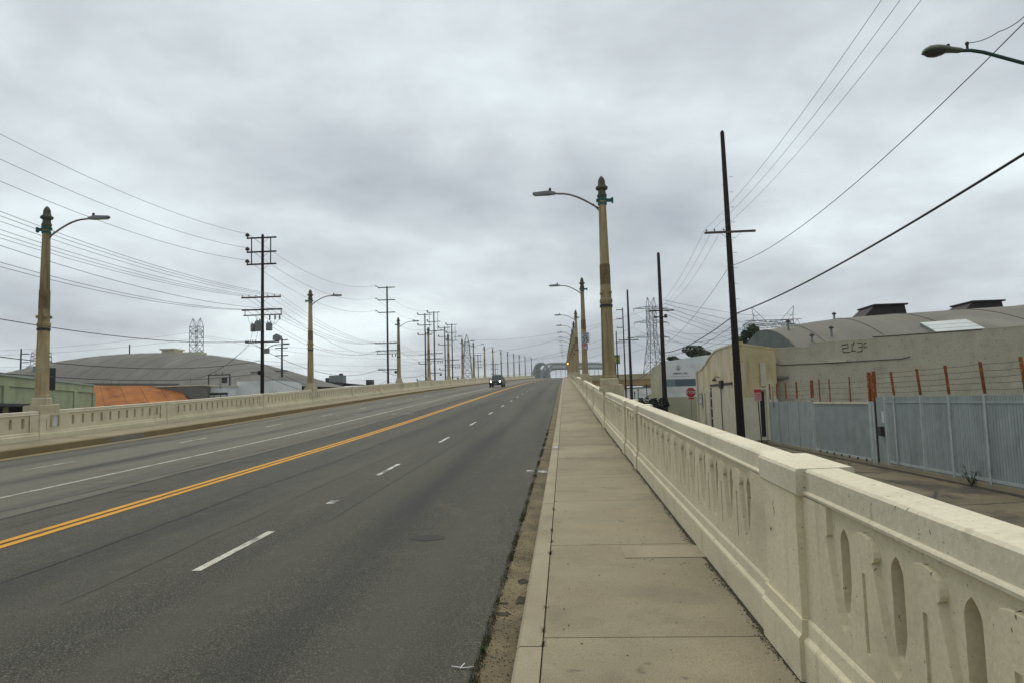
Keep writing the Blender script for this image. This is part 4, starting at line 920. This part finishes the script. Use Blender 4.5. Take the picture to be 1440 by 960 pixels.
for X0, X1 in ((20.0,22.9),(26.3,29.1)):
    b = MB(); z0 = zr(22)-.15+1
    b.add([(X0-12.35,4.2,z0),(X1-12.35,4.2,z0),(X1-12.35,7.0,z0),(X0-12.35,7.0,z0),(X0+.9-12.35,4.4,z0+.85),(X1-.05-12.35,4.4,z0+.85),(X1-.05-12.35,6.8,z0+.85),(X0+.9-12.35,6.8,z0+.85)],[(0,1,5,4),(1,2,6,5),(2,3,7,6),(3,0,4,7),(4,5,6,7)])
    mo = b.build('roof_monitor', BRONZE, wh); MB().box(X0+.8-12.35,X1+.1-12.35,4.2,7.0,z0+.83,z0+.93).build('monitor_lid', BRONZE, mo); MB().box(X0-.02-12.35,X1+.05-12.35,4.15,4.22,z0-.05,z0+.06).build('monitor_sill', IRON, mo)
# skylight with three panes
sk = [roofp(x, u)+Vector((0,0,.22)) for x, u in ((20.4,.12),(22.35,.12),(22.3,.02),(20.4,.02))]
sk = [v-Vector((12.35,44.6,-1)) for v in sk]
fr = MB().prism([v-Vector((0,0,.04)) for v in sk], (0,0,-.32)).build('skylight_frame', GALV, wh)
for k in range(3):
    t0, t1 = k/3+.012, (k+1)/3-.012
    MB().prism([sk[0].lerp(sk[3],t0), sk[1].lerp(sk[2],t0), sk[1].lerp(sk[2],t1), sk[0].lerp(sk[3],t1)], (0,0,-.03)).build('skylight_pane', SKYL, fr)
for X, u, h in ((14.8,.28,.5),(18.6,.5,.35),(16.2,.1,.45),(15.0,.05,.4)):
    p = roofp(X, u)-Vector((12.35,44.6,-1)); v = MB().lathe([(.07,-.1),(.07,h)], 8, p).build('vent_pipe', GALV, wh); MB().lathe([(.14,0),(.16,.06),(.05,.16)], 8, (p.x,p.y,p.z+h)).build('vent_cap', IRON, v)
# yard floor seen through the pickets
MB().add([(11.36,12,-1.0),(36,12,-1.0),(36,29,-1.0),(24,37,-1.0),(12.3,44.5,-1.0),(11.36,44.5,-1.0)], [(0,1,2,3,4,5)]).build('yard', STREET, kind='structure', recalc=False)

# ------------------------------------------------------------------ cream building with curved parapet
cr_ = thing('cream_building', 'weathered cream stucco building with a curved parapet behind the tall pole', 'building', (10.45,43.6,-1.0))
def front_top(Y):
    if Y < 49.2: return 4.78
    if Y < 56.2: t = (Y-49.2)/7.0; return 4.78-1.12*(t*t*(3-2*t))
    return 3.66
ysq = [43.6+13.6*i/34 for i in range(35)]; b = MB()
for Y in ysq:
    for x, z in ((0,-.05),(0,front_top(Y)+1),(.3,front_top(Y)+1),(.3,-.05)): b.v.append((x, Y-43.6, z))
for i in range(34):
    for k in range(4): a = i*4+k; c_ = i*4+(k+1) % 4; b.f.append((a,c_,c_+4,a+4))
b.f.append((0,1,2,3)); b.f.append((136,137,138,139)); b.build('front_wall', CREAMB, cr_)
b = MB()
for Y in ysq:
    for x, dz in ((-.05,-.02),(-.05,.10),(.34,.10),(.34,-.02)): b.v.append((x, Y-43.6, front_top(Y)+1+dz))
for i in range(34):
    for k in range(4): a = i*4+k; c_ = i*4+(k+1) % 4; b.f.append((a,c_,c_+4,a+4))
b.f.append((0,1,2,3)); b.f.append((136,137,138,139)); b.build('coping', CREAMB, cr_)
MB().prism([(0.01,-.01,-.05),(2.2,-.01,-.05),(2.2,-.01,5.35),(.01,-.01,5.72)], (0,.3,0)).build('side_wall', CREAMB, cr_)
MB().prism([(-.03,-.04,5.70),(2.2,-.04,5.34),(2.2,-.04,5.44),(-.03,-.04,5.84)], (0,.4,0)).build('side_coping', CREAMB, cr_)
MB().box(-.06,.06,-.06,.25,0,5.7).build('corner_pier', CREAMP, cr_)
MB().box(.02,2.15,-.04,-.005,-.02,2.55).build('pale_render_patch', CREAMP, cr_)
MB().box(1.25,1.55,-.12,-.04,3.2,4.6).build('flue', CREAMP, cr_); MB().box(.9,1.7,-.1,-.03,3.0,3.1).build('ledge', CREAMP, cr_)
MB().box(1.15,1.4,-.06,-.02,.2,2.9).build('door_recess', DARK, cr_)
MB().box(1.5,1.75,-.12,-.02,0,3.0).build('block_pier', CREAMP, cr_)
MB().box(-.03,.0,1.9,8.0,0,3.35).build('sealed_shop_front', CREAMP, cr_)
MB().box(-.02,.0,.3,1.9,0,3.1).build('pale_render_patch', CREAMP, cr_); MB().box(-.02,.0,8.3,13.5,0,3.2).build('pale_render_patch', CREAMP, cr_)
MB().box(-.07,.0,1.7,8.3,3.38,3.52).build('lintel', IRON, cr_)
for Y in (8.55,10.6,13.3): MB().box(-.12,.0,Y-.18,Y+.18,0,3.0 if Y < 13 else 4.6).build('pilaster', CREAMP, cr_)
MB().box(-.05,.0,8.05,8.35,0,3.3).build('dark_jamb', DARK, cr_)
for z in (.4,1.1,1.8,2.5): MB().box(-.07,-.01,8.0,8.4,z,z+.1).build('brick_course', CREAMP, cr_)
MB().box(-.04,.0,11.0,12.9,2.7,3.45).build('transom', CREAMP, cr_)
nb = MB().box(-.14,-.10,11.3,12.2,1.95,3.05).build('wall_notice', WHITES, cr_)
for z in (2.1,2.55,2.85): MB().box(-.145,-.139,11.45,12.05,z,z+.07).build('printed_line', BLACK, nb)
lf = MB().tube([(0,5.2,3.9),(-.25,5.2,4.0),(-.4,5.2,3.85)], .03, 6).build('wall_lamp_arm', IRON, cr_); MB().lathe([(.05,.12),(.16,0),(.13,-.06)], 10, (-.4,5.2,3.75)).build('wall_lamp_shade', IRON, lf)
MB().box(-.2,.0,4.2,4.8,3.2,3.7).build('meter_box', IRON, cr_); MB().tube([(-.06,4.9,0),(-.06,4.9,3.6)], .035, 6).build('conduit', GALV, cr_)
MB().box(.3,10,.3,13.3,3.6,3.75).build('roof', ROOFG, cr_)
MB().lathe([(.06,0),(.06,.7)], 8, (1.5,9,4.5)).build('vent_pipe', IRON, cr_)
MB().tube([(0,0,0),(0,0,1.6)], .04, 6).box(-.2,.2,-.03,.03,.7,1.6).build('roof_antenna', IRON, cr_, loc=(1.6,12,3.7))

# ------------------------------------------------------------------ white building beyond the crossing
wb_ = thing('white_building', 'white and blue banded building behind the stop sign', 'building', (10.3,75,-1.0))
MB().prism([(0,0,-.05),(9,0,-.05),(9,0,7.0),(4.4,0,6.98),(0,0,6.42)], (0,.3,0)).build('front_wall', WHITEB, wb_)
MB().box(.012,9,-.012,.0,0,2.75).build('lower_wall_paint', WHITEL, wb_)
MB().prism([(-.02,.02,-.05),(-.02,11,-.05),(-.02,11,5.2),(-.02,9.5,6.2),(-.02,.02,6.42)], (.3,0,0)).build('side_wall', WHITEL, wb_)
bd = MB().box(.03,9,-.02,.0,3.85,4.60).build('blue_band', BLUEB, wb_); MB().box(1.15,3.55,-.05,-.021,3.9,4.55).build('dark_shutter', BLUED, bd)
MB().box(.3,9,.3,11,5.2,5.35).build('roof', ROOFG, wb_)
em = MB().tube([(1.55+.21*math.cos(a),-.02,5.75+.23*math.sin(a)) for a in [i*math.pi/8 for i in range(17)]], .03, 4).build('emblem_ring', GREYS, wb_)
MB().prism([(1.45,-.02,5.6),(1.65,-.02,5.6),(1.55,-.02,5.92)], (0,-.015,0)).build('emblem_mark', BLUED, em)
text('lettering', 'AMERICA, INC.', .24, IRON, wb_, (1.75,-.012,5.18)); MB().box(.7,2.9,-.014,-.002,4.86,4.90).build('sign_line', GREYS, wb_)
# stop sign
ss = thing('stop_sign', 'red octagonal stop sign on a thin post before the white building', 'sign', (9.72,56.0,-1.0))
MB().box(-.03,.03,-.02,.02,0,2.7).build('post', GALV, ss)
def octo(r, y, z): return [(r/math.cos(math.pi/8)*math.cos(math.pi/8+i*math.pi/4), y, z+r/math.cos(math.pi/8)*math.sin(math.pi/8+i*math.pi/4)) for i in range(8)]
pl = MB().prism(octo(.375,-.03,3.04), (0,.008,0)).build('border', WHITES, ss); MB().prism(octo(.355,-.034,3.04), (0,.004,0)).build('face', REDS, ss)
text('lettering', 'STOP', .30, WHITES, ss, (0,-.04,3.04)); MB().box(-.2,.2,-.034,-.026,2.52,2.64).build('sub_plate', REDS, ss)
# small red and white sign
np_ = thing('parking_sign', 'small red and white sign on a leaning dark post by the downspout', 'sign', (10.22,38.5,-1.0))
MB().tube([(0,0,0),(-.08,0,2.5)], .028, 6).build('post', IRON, np_)
MB().box(-.26,.1,-.04,-.03,2.36,2.97).build('plate', PINK, np_); MB().box(-.26,.1,-.046,-.041,2.80,2.97).build('red_header', REDS, np_)
for k in range(3): MB().box(-.2,.04,-.046,-.041,2.45+k*.11,2.50+k*.11).build('printed_line', REDW, np_)

# ------------------------------------------------------------------ far right: overpass, billboard, low buildings
ov = thing('overpass', 'ochre concrete overpass crossing far behind the right poles', 'overpass', (5,172,-1.0))
MB().box(0,26,0,9,6.0,7.6).build('deck_girder', YELB, ov); MB().box(0,26,-.3,0,7.4,8.5).build('edge_beam', YELL, ov); MB().box(0,26,-.35,-.05,8.5,8.7).build('coping', YELB, ov)
for X in (.6,7.6,14.6,21.5): MB().box(X,X+2.4,1,8,-.05,6.0).build('pier', YELB, ov)
bb = thing('billboard', 'small green and yellow billboard beside the first right lamp post', 'billboard', (10.9,152,-1.0))
MB().tube([(0,0,0),(0,0,11)], .18, 8).build('post', IRON, bb); pn = MB().box(-1.1,1.0,-.2,0,10.2,12.1).build('panel', mat('billboard_green', (.10,.19,.10), (.08,.15,.09), 2), bb); MB().prism([(-.95,-.21,10.7),(.2,-.21,10.6),(.85,-.21,11.2),(.6,-.21,11.6),(-.5,-.21,11.45)], (0,-.01,0)).build('printed_shape', mat('billboard_yellow', (.40,.38,.05), (.34,.33,.05), 3), pn)
lw = thing('low_white_building', 'low white building with dark openings beneath the overpass', 'building', (11.5,128,-1.0))
MB().box(0,9,0,12,-.05,4.6).build('wall', WHITEB, lw); MB().box(-.1,9.1,-.1,12.1,4.6,4.8).build('roof', ROOFG, lw)
MB().box(1.6,2.3,-.03,0,2.3,2.9).build('window', BLACKG, lw); MB().box(4.5,5.4,-.03,0,-.02,2.2).build('door', DARK, lw)
lw2 = thing('low_cream_building', 'low cream building end with a sloping roof near the white building', 'building', (14.2,112,-1.0))
MB().prism([(0,0,-.05),(6,0,-.05),(6,0,4.6),(3.4,0,4.5),(0,0,3.2)], (0,10,0)).build('wall', CREAMP, lw2); MB().prism([(-.1,-.1,3.2),(3.4,-.1,4.5),(3.4,-.1,4.65),(-.1,-.1,3.35)], (0,10.2,0)).build('roof', YELB, lw2)
for k, (X, Y, h) in enumerate(((12.7,125,4.5),(13.5,119,5.2),(11.6,120,4.0))):
    t = thing('bollard_pipe', ['thin dark pipe before the low white building','taller thin pipe beside the low cream building','short dark post by the low buildings'][k], 'post', (X,Y,-1.0)); MB().tube([(0,0,0),(0,0,h)], .07, 6).build('pipe', WOOD, t); MB().box(-.12,.12,-.05,.05,h-.4,h-.2).build('clamp', IRON, t)

# ------------------------------------------------------------------ left side buildings
gb = thing('green_building', 'green stucco building with pale coping behind the nearest left lamp', 'building', (-31,37,-1.0))
A = Vector((-27.6,29.5,0)); B_ = Vector((-36.6,53.0,0)); dv = (B_-A).normalized(); nv = Vector((-dv.y, dv.x, 0)); LG = (B_-A).length
def gpt(t, n_, z): v = A+dv*t+nv*n_; return Vector((v.x, v.y, z))-Vector((-31,37,-1.0))
def gbox(nm, t0,t1,n0,n1,z0,z1,m,par=gb): return MB().add([gpt(t0,n0,z0),gpt(t1,n0,z0),gpt(t1,n1,z0),gpt(t0,n1,z0),gpt(t0,n0,z1),gpt(t1,n0,z1),gpt(t1,n1,z1),gpt(t0,n1,z1)], [(0,3,2,1),(4,5,6,7),(0,1,5,4),(1,2,6,5),(2,3,7,6),(3,0,4,7)]).build(nm, m, par)
gbox('wall', 0,LG,0,10,-1.05,3.82,GREENW); gbox('coping', -.1,LG+.1,-.06,10.1,3.82,3.92,TRIMG)
gbox('string_course', 0,LG,-.06,.0,3.28,3.34,GREENW)
for t in (7.5,14.5,20.2,25.0): gbox('pilaster', t-.35,t+.35,-.09,.0,-1,3.28,GREENW)
gbox('garage_opening', 3,13.6,-.04,-.005,-1,2.15,DARK); gbox('garage_awning', 2.8,13.9,-.8,-.05,2.15,2.3,IRON)
gbox('arched_window', 15.3,17.2,-.03,-.005,.2,1.9,ORANGE); 
gbox('door_sign', 14.05,14.2,-.5,-.02,3.2,4.6,IRON)
og = thing('rust_roof_shed', 'shed with a rust-orange sloping roof beyond the green building', 'shed', (-36,57,-1.0))
E0, E1, R0, R1 = Vector((-37.6,53.2,1.7)), Vector((-30.6,57.6,1.5)), Vector((-41.5,58.2,4.12)), Vector((-34.6,61.5,3.95))
og_o = Vector((-36,57,-1.0)); n_ = 5
for k in range(n_):
    a, c_ = k/n_+.002, (k+1)/n_-.002
    MB().prism([E0.lerp(E1,a)-og_o, E0.lerp(E1,c_)-og_o, R0.lerp(R1,c_)-og_o, R0.lerp(R1,a)-og_o], (0,0,-.06-.02*(k % 2))).build('roof_sheet', ORANGE, og)
MB().prism([R0-og_o+Vector((0,0,.02)), R1-og_o+Vector((0,0,.02)), R1-og_o+Vector((.1,.2,.16)), R0-og_o+Vector((.1,.2,.16))], (0,0,.05)).build('ridge_flashing', IRON, og)
MB().add([E0-og_o-Vector((0,0,.1)), E1-og_o-Vector((0,0,.1)), Vector((E1.x,E1.y,-1.05))-og_o, Vector((E0.x,E0.y,-1.05))-og_o], [(0,1,2,3)]).build('wall', GREYBLK, og)
gk = thing('grey_block_building', 'grey block building between the orange roof and white building', 'building', (-33.5,60.5,-1.0))
MB().box(-2.6,1.7,0,8,-.05,4.85).build('wall', GREYBLK, gk); MB().box(-2.7,1.8,-.1,8.1,4.85,4.95).build('coping', CREAMP, gk)
lwb = thing('white_shop', 'small white building with a dark barred window behind left parapet', 'building', (-30.2,62,-1.0))
MB().box(-3.0,.3,0,6,-.05,4.75).build('front_block', WHITEB, lwb); MB().box(.3,3.8,1.2,8,-.05,5.25).build('rear_block', WHITEB, lwb)
MB().box(-3.1,.4,-.08,6.1,4.75,4.88).build('coping', CREAMP, lwb)
wn_ = MB().box(-2.5,.0,-.04,-.005,2.6,4.25).build('window', BLACKG, lwb)
for k in range(4):
    MB().box(-2.38+k*.6,-1.88+k*.6,-.07,-.045,2.65,4.05).build('pane', WHITES, wn_)
MB().box(-.7,-.64,-.1,-.05,4.6,5.6).build('roof_pipe', GALV, lwb)
rk = thing('roof_cable_rack', 'dark steel cable rack on the roof of the white building', 'rack', (-31.6,63.2,3.75))
for x in (-1.0,1.0): MB().beam((x,0,0),(x,0,1.15), .09).build('upright', IRON, rk)
MB().beam((-1.05,0,1.15),(1.05,0,1.15), .1).build('top_bar', IRON, rk); MB().box(.3,.7,-.15,.15,.4,.9).build('switch_box', IRON, rk); MB().beam((-.3,0,1.15),(-.3,0,1.4), .05).build('insulator', IRON, rk); MB().beam((.3,0,1.15),(.3,0,1.4), .05).build('insulator', IRON, rk)
# curved-roof warehouse
va = thing('vaulted_warehouse', 'large warehouse with a low curved grey roof on the left', 'warehouse', (-55,98,-1.0))
def cush(u, v):        # u across (towards/away), v along
    return (24*v-4.0+(3*u), 15*u, 5.3+5.75*max(0,1-abs(u)**2.2)*max(0,1-abs(v*.97)**2.3))
b = MB(); NU, NV = 16, 44
for i in range(NV+1):
    for j in range(NU+1): b.v.append(cush(-1+2*j/NU, -1+2*i/NV))
for i in range(NV):
    for j in range(NU): a = i*(NU+1)+j; b.f.append((a,a+1,a+NU+2,a+NU+1))
rf = b.build('roof', ROOFL, va, smooth=True)
for i in range(2, NV, 2):
    v = -1+2*i/NV; MB().tube([Vector(cush(-1+2*j/NU, v))+Vector((0,0,-.01)) for j in range(NU+1)], .04, 4).build('roof_seam', SEAM, rf)
MB().box(-27,19,-14.9,14.9,-.05,5.28).build('wall', STUCCO, va)
MB().box(-1.9,-.1,-1.2,1.2,10.9,11.4).box(-2.1,.1,-1.4,1.4,11.4,11.6).build('roof_vent', CREAMP, va); MB().box(.2,3.6,-1,1,10.4,11.0).build('ridge_vent', CREAMP, va)
for X in (-18.5,-15.6): v_ = MB().lathe([(.35,0),(.35,.7)], 10, (X,-5,8.0)).build('roof_ventilator', IRON, va); MB().lathe([(.5,0),(.6,.3),(.5,.6),(.2,.85)], 10, (X,-5,8.7)).build('ventilator_cap', GALV, v_)
MB().beam((-5.5,-3,10.6),(-5.5,-3,12.2), .12).build('roof_pole', IRON, va); MB().box(-14.2,-13.2,-10,-9,7.6,9.0).build('rooftop_unit', GALV, va)
MB().lathe([(.3,0),(.3,1.0),(.1,1.2)], 10, (-12.4,-10.5,7.2)).build('flue', GALV, va)
for k in range(8): MB().beam((-20+k*5,-15.1,5.0),(-20+k*5,-15.1,6.8), .05).build('roof_rod', GALV, va)
fw = thing('far_warehouse', 'long low tan-roofed warehouse behind the second left lamp', 'warehouse', (-46,142,-1.0))
MB().box(-12,15,-16,18,-.05,5.7).build('wall', STUCCO, fw)
b = MB()
for i in range(2):
    for j in range(13): t = j/12; b.v.append((-12.5+28*t, -16.5+35*i, 5.65+1.9*math.sin(math.pi*(t*.8+.2))))
for j in range(12): b.f.append((j,j+1,j+14,j+13))
b.build('roof', ROOFL, fw, smooth=True)
for X, Y, w, h in ((4.5,-14,2.6,1.5),(10,-12,1.0,.6),(-3,-14,.8,.7),(-1.2,-14,.4,.6)):
    u_ = MB().box(X-w/2,X+w/2,Y-1,Y+1,6.6,7.0+h).build('rooftop_unit', GALV if w > 2 else IRON, fw)
    if w > 2: MB().box(X-w/2-.7,X-w/2,Y-.9,Y+.9,6.6,6.9+h*.8).build('duct', IRON, u_); MB().box(X+.4,X+.9,Y-.4,Y+.4,7.0+h,7.35+h).build('cowl', IRON, u_)

# ------------------------------------------------------------------ trees, shrubs, weeds
def leaves(b, c, rx, ry, rz_, n, size, rnd, clumps=None):
    clumps = clumps or [((rnd.gauss(0,.45)), rnd.gauss(0,.45), rnd.gauss(0,.42), rnd.uniform(.22,.42)) for _ in range(16)]
    for _ in range(n):
        cx, cy, cz, cr2 = rnd.choice(clumps); v = Vector((rnd.gauss(0,1), rnd.gauss(0,1), rnd.gauss(0,1))).normalized()*cr2*rnd.uniform(.5,1)**.5
        p = Vector((c[0]+(cx+v.x)*rx, c[1]+(cy+v.y)*ry, c[2]+(cz+v.z*.8)*rz_)); s = size*rnd.uniform(.6,1.4)
        a = Vector((rnd.gauss(0,1), rnd.gauss(0,1), rnd.gauss(0,.6))).normalized(); q = a.cross(Vector((rnd.gauss(0,1), rnd.gauss(0,1), rnd.gauss(0,1)))).normalized()
        b.add([p-a*s, p+q*s*.45, p+a*s, p-q*s*.45], [(0,1,2,3)])
def tree(label, loc, h, cz, rx, ry, rz_, n, size, m, sd, name='tree'):
    rnd = random.Random(sd); t = thing(name, label, 'tree', loc, group='trees behind the right buildings')
    b = MB().tube([(0,0,0),(.1,0,h*.4),(-.1,.1,h*.75),(0,0,h)], [.28,.22,.15,.06], 8)
    for k in range(6):
        a = k*1.05+rnd.random(); z = h*(.5+.07*k); b.tube([(0,0,z),(math.cos(a)*rx*.35,math.sin(a)*ry*.35,z+rz_*.3),(math.cos(a)*rx*.65,math.sin(a)*ry*.65,z+rz_*.55)], [.09,.06,.03], 5)
    b.build('trunk', BARK, t); q = MB(); leaves(q, (0,0,cz), rx, ry, rz_, n, size, rnd); q.build('crown', m, t, recalc=False); return t
tree('bushy dark green tree behind the white building, right clump', (18.4,100,GZ), 8.0, 7.9, 3.9, 3, 1.9, 5200, .22, LEAF, 3)
tree('leafy green tree behind the white building, left clump', (15.4,98,GZ), 6.5, 7.0, 2.2, 2.6, 1.2, 2600, .2, LEAF2, 4)
tree('low treetop behind the white building next to the second dark pole', (23,104,GZ), 7.5, 7.2, 3.2, 3, 1.5, 2400, .22, LEAF, 5)
tree('spiky dark tree peeking out behind the tall dark pole', (15.5,61,GZ), 7.2, 6.9, .95, 1.0, 1.6, 1500, .26, LEAF2, 6)
for k, (X, Y, z, rx, rz_, n) in enumerate(((8.7,71.5,.25,1.3,1.3,5200),(7.7,74.2,.2,1.1,1.2,4200),(9.6,86,.2,.8,1.1,900),(8.6,100,.0,.9,1.2,900))):
    t = thing('shrub', ['dark shrub at the foot of the second dark pole','dark shrub left of the second dark pole beyond the parapet','small dark shrub between the right poles','far dark shrub beside the third dark pole'][k], 'shrub', (X,Y,-1.0), group='dark shrubs by the right poles')
    rnd = random.Random(20+k); b = MB()
    for j in range(5): a = j*1.26; b.tube([(0,0,0),(math.cos(a)*rx*.4,math.sin(a)*rx*.4,1.1)], [.04,.02], 5)
    b.build('stem', BARK, t); q = MB(); leaves(q, (0,0,.95+z), rx, rx, rz_, n, .15, rnd, [(rnd.gauss(0,.42), rnd.gauss(0,.42), rnd.gauss(0,.4), rnd.uniform(.25,.45)) for _ in range(40)]); q.build('foliage', SHRUBL, t, recalc=False)
def weed(label, loc, h, n, spread, m, sd, name='weed', lw_=.008):
    rnd = random.Random(sd); b = MB()
    for k in range(n):
        a = rnd.uniform(0, 6.283); sp = rnd.uniform(.2,1)*spread; hh = h*rnd.uniform(.5,1); dx, dy = math.cos(a), math.sin(a)
        for i in range(3):
            t0, t1 = i/3, (i+1)/3; w0, w1 = lw_*(1-t0*.8), lw_*(1-t1*.8)
            p0 = Vector((dx*sp*t0**1.4, dy*sp*t0**1.4, hh*t0)); p1 = Vector((dx*sp*t1**1.4, dy*sp*t1**1.4, hh*t1)); q = Vector((-dy, dx, 0))
            b.add([p0-q*w0, p0+q*w0, p1+q*w1, p1-q*w1], [(0,1,2,3)])
    o = b.build(name, m, loc=loc, recalc=False); return tag(o, label, 'weed', 'weeds in the pavement joints')
W_ = [(-.60,4.86,.055,60,.06,WEEDM,'bright green grass tuft at the gutter edge closest to the camera'),(-.60,6.95,.05,45,.05,WEEDM,'small green tuft at the gutter edge beyond the broken patches'),
 (-.19,4.62,.06,22,.05,WEEDO,'tiny weed in the kerb joint nearest the camera'),(-.19,4.85,.06,20,.05,WEEDO,'second tiny weed in the kerb joint from the camera'),(-.19,5.35,.05,16,.05,WEEDO,'third tiny weed in the kerb joint'),
 (-.19,6.95,.07,22,.05,WEEDO,'fourth weed in the kerb joint, beside the second slab'),(-.19,7.45,.08,26,.06,WEEDO,'fifth weed in the kerb joint, taller'),(-.19,7.95,.08,26,.06,WEEDO,'sixth weed in the kerb joint'),(-.19,9.2,.08,26,.07,WEEDO,'farthest weed in the kerb joint'),
 (-.60,9.0,.05,30,.06,WEEDO,'olive tuft at the gutter edge further along'),(-.60,10.4,.05,30,.06,WEEDO,'farther olive tuft at the gutter edge')]
for k, (X, Y, h, n, sp, m, lb) in enumerate(W_): weed(lb, (X, Y, zp(Y)+(-.14 if X < -.4 else -.01)), h*random.uniform(.5,.95), max(6, int(n*random.uniform(.4,1))), sp*random.uniform(.6,1), m, 40+k, lw_=.005)
weed('thin weed growing up the parapet plinth near the post', (1.20,3.62,zp(3.62)), .2, 9, .03, WEEDM, 60)
wp = thing('weed_plant', 'green weed growing from the fence base on the right', 'plant', (11.02,20.6,-1.0))
rnd = random.Random(77); b = MB(); q = MB()
for k in range(7):
    a = rnd.uniform(0,6.28); hh = rnd.uniform(.3,.75); tip = Vector((math.cos(a)*.22, math.sin(a)*.25, hh)); b.tube([(0,0,0), tip*.5+Vector((0,0,.05)), tip], [.012,.009,.004], 4)
    for j in range(14):
        t = rnd.uniform(.25,1); p = tip*t; dd = Vector((rnd.gauss(0,1), rnd.gauss(0,1), rnd.gauss(.3,.6))).normalized()*.11; s_ = dd.cross(Vector((0,0,1))).normalized()*.014
        q.add([p, p+dd*.5+s_, p+dd, p+dd*.5-s_], [(0,1,2,3)])
b.build('stem', WEEDO, wp); q.build('leaf_mass', WEEDM, wp, recalc=False)
def debris(name, label, n, fx, sd, m=DIRT, s0=.004, s1=.016):
    rnd = random.Random(sd); b = MB()
    for _ in range(n):
        X, Y, z = fx(rnd); s = rnd.uniform(s0, s1); a = rnd.uniform(0, 6.28)
        p = [(X+s*rnd.uniform(.6,1.3)*math.cos(a+i*2.1), Y+s*1.3*rnd.uniform(.6,1.3)*math.sin(a+i*2.1), z) for i in range(3)]+[(X, Y, z+s*.5)]
        b.add(p, [(0,1,3),(1,2,3),(2,0,3)])
    o = b.build(name, m, recalc=False, kind='stuff'); o['label'] = label; o['category'] = 'debris'; return o
def f1(r_): Y = 2.2+26*r_.random()**1.7; X = 1.240-abs(r_.gauss(0,.016+.022*math.sin(Y*2.3)**2)); return X, Y, zp(Y)+.003
debris('dirt_litter', 'dark dirt and leaf crumbs along the foot of the right parapet', 9000, f1, 1, s0=.003, s1=.010)
def f2(r_): Y = 2.2+30*r_.random()**1.6; return -.608+r_.gauss(0,.011), Y, zp(Y)-.143
debris('gutter_dirt', 'dark dirt line where the asphalt meets the gutter', 9000, f2, 2, s0=.004, s1=.012)
def f3(r_): Y = 2.2+18*r_.random()**1.5; X = -.62+.26*r_.random(); return X, Y, zp(Y)-.139-(X+.62)/.268*.026+.001
debris('gutter_grit', 'loose grit scattered on the gutter strip', 2600, f3, 3, s0=.003, s1=.010)
def f4(r_): Y = 2.5+14*r_.random(); X = -.15+1.3*r_.random(); return X, Y, zp(Y)+.004
debris('sidewalk_specks', 'tiny dark specks scattered on the sidewalk slabs', 130, f4, 4, s0=.004, s1=.011)
def band(nm, X0, X1, j0, j1, dz, sd):
    rnd = random.Random(sd); b = MB(); ys = ystops(1.5, 60, .06)
    a = w = 0
    for Y in ys:
        w = w*.8+rnd.uniform(-1,1)*.3; b.v += [(X0+j0*w+rnd.uniform(-.3,.3)*j0, Y, zp(Y)+dz), (X1+j1*w, Y, zp(Y)+dz)]
    for i in range(len(ys)-1): b.f.append((2*i, 2*i+1, 2*i+3, 2*i+2))
    return b.build(nm, DIRT, walk if X0 > 0 else gut, recalc=False)
band('dirt_shade_band', 1.212, 1.245, .02, 0, .0058, 5); band('dirt_shade_band', -.622, -.598, .010, .010, -.1345, 6)
rnd = random.Random(91); b = MB()
cl = [2.5+22*rnd.random()**1.4 for _ in range(60)]
for _ in range(5200):
    Y = rnd.choice(cl)+rnd.gauss(0,.11); X = -.605+rnd.gauss(0,.016); h = rnd.uniform(.008,.038); a = rnd.uniform(0,6.28); dx, dy = math.cos(a)*.004, math.sin(a)*.004; z = zp(Y)-.142
    b.add([(X-dx,Y-dy,z),(X+dx,Y+dy,z),(X+rnd.uniform(-.015,.015),Y+rnd.uniform(-.015,.015),z+h)], [(0,1,2)])
go = b.build('gutter_grass', WEEDO, recalc=False, kind='stuff'); go['label'] = 'sparse olive grass along the asphalt edge of the gutter'; go['category'] = 'grass'
b = MB(); ys = ystops(14, 41, .2)
for Y in ys: b.v += [(10.86+rnd.uniform(-.07,.07), Y, -.9945), (11.1, Y, -.9945)]
for i in range(len(ys)-1): b.f.append((2*i, 2*i+1, 2*i+3, 2*i+2))
b.build('dirt_shade_band', DIRT, side, recalc=False)  # dark strip at the fence base: dirt plus the fence's shadow, painted in
lt_ = MB()
for (x0,y0_,x1,y1_) in ((-.78,4.66,-.72,4.62),(-.72,4.62,-.70,4.69),(-.71,4.63,-.63,4.63)): lt_.beam((x0+.7,y0_-4.64,.004),(x1+.7,y1_-4.64,.012), .006, .003)
tag(lt_.build('litter_scrap', PAPER, loc=(-.7,4.64,zp(4.64)-.146)), 'thin white litter scrap on the asphalt by the gutter', 'litter')

# ------------------------------------------------------------------ thin haze in the air
hz = MB().box(-2600,2600,-700,4600,-2.2,66).build('haze', bpy.data.materials.new('haze_air'), kind='stuff')
hz['label'] = 'thin pale haze filling the air over the whole place'; hz['category'] = 'haze'
hm = hz.data.materials[0]; hm.use_nodes = True; hn = hm.node_tree; hn.nodes.clear()
ho = hn.nodes.new('ShaderNodeOutputMaterial'); pv = hn.nodes.new('ShaderNodeVolumePrincipled')
pv.inputs['Color'].default_value = (.93, .96, 1.0, 1); pv.inputs['Density'].default_value = .00028; pv.inputs['Anisotropy'].default_value = .2
hn.links.new(pv.outputs[0], ho.inputs['Volume'])
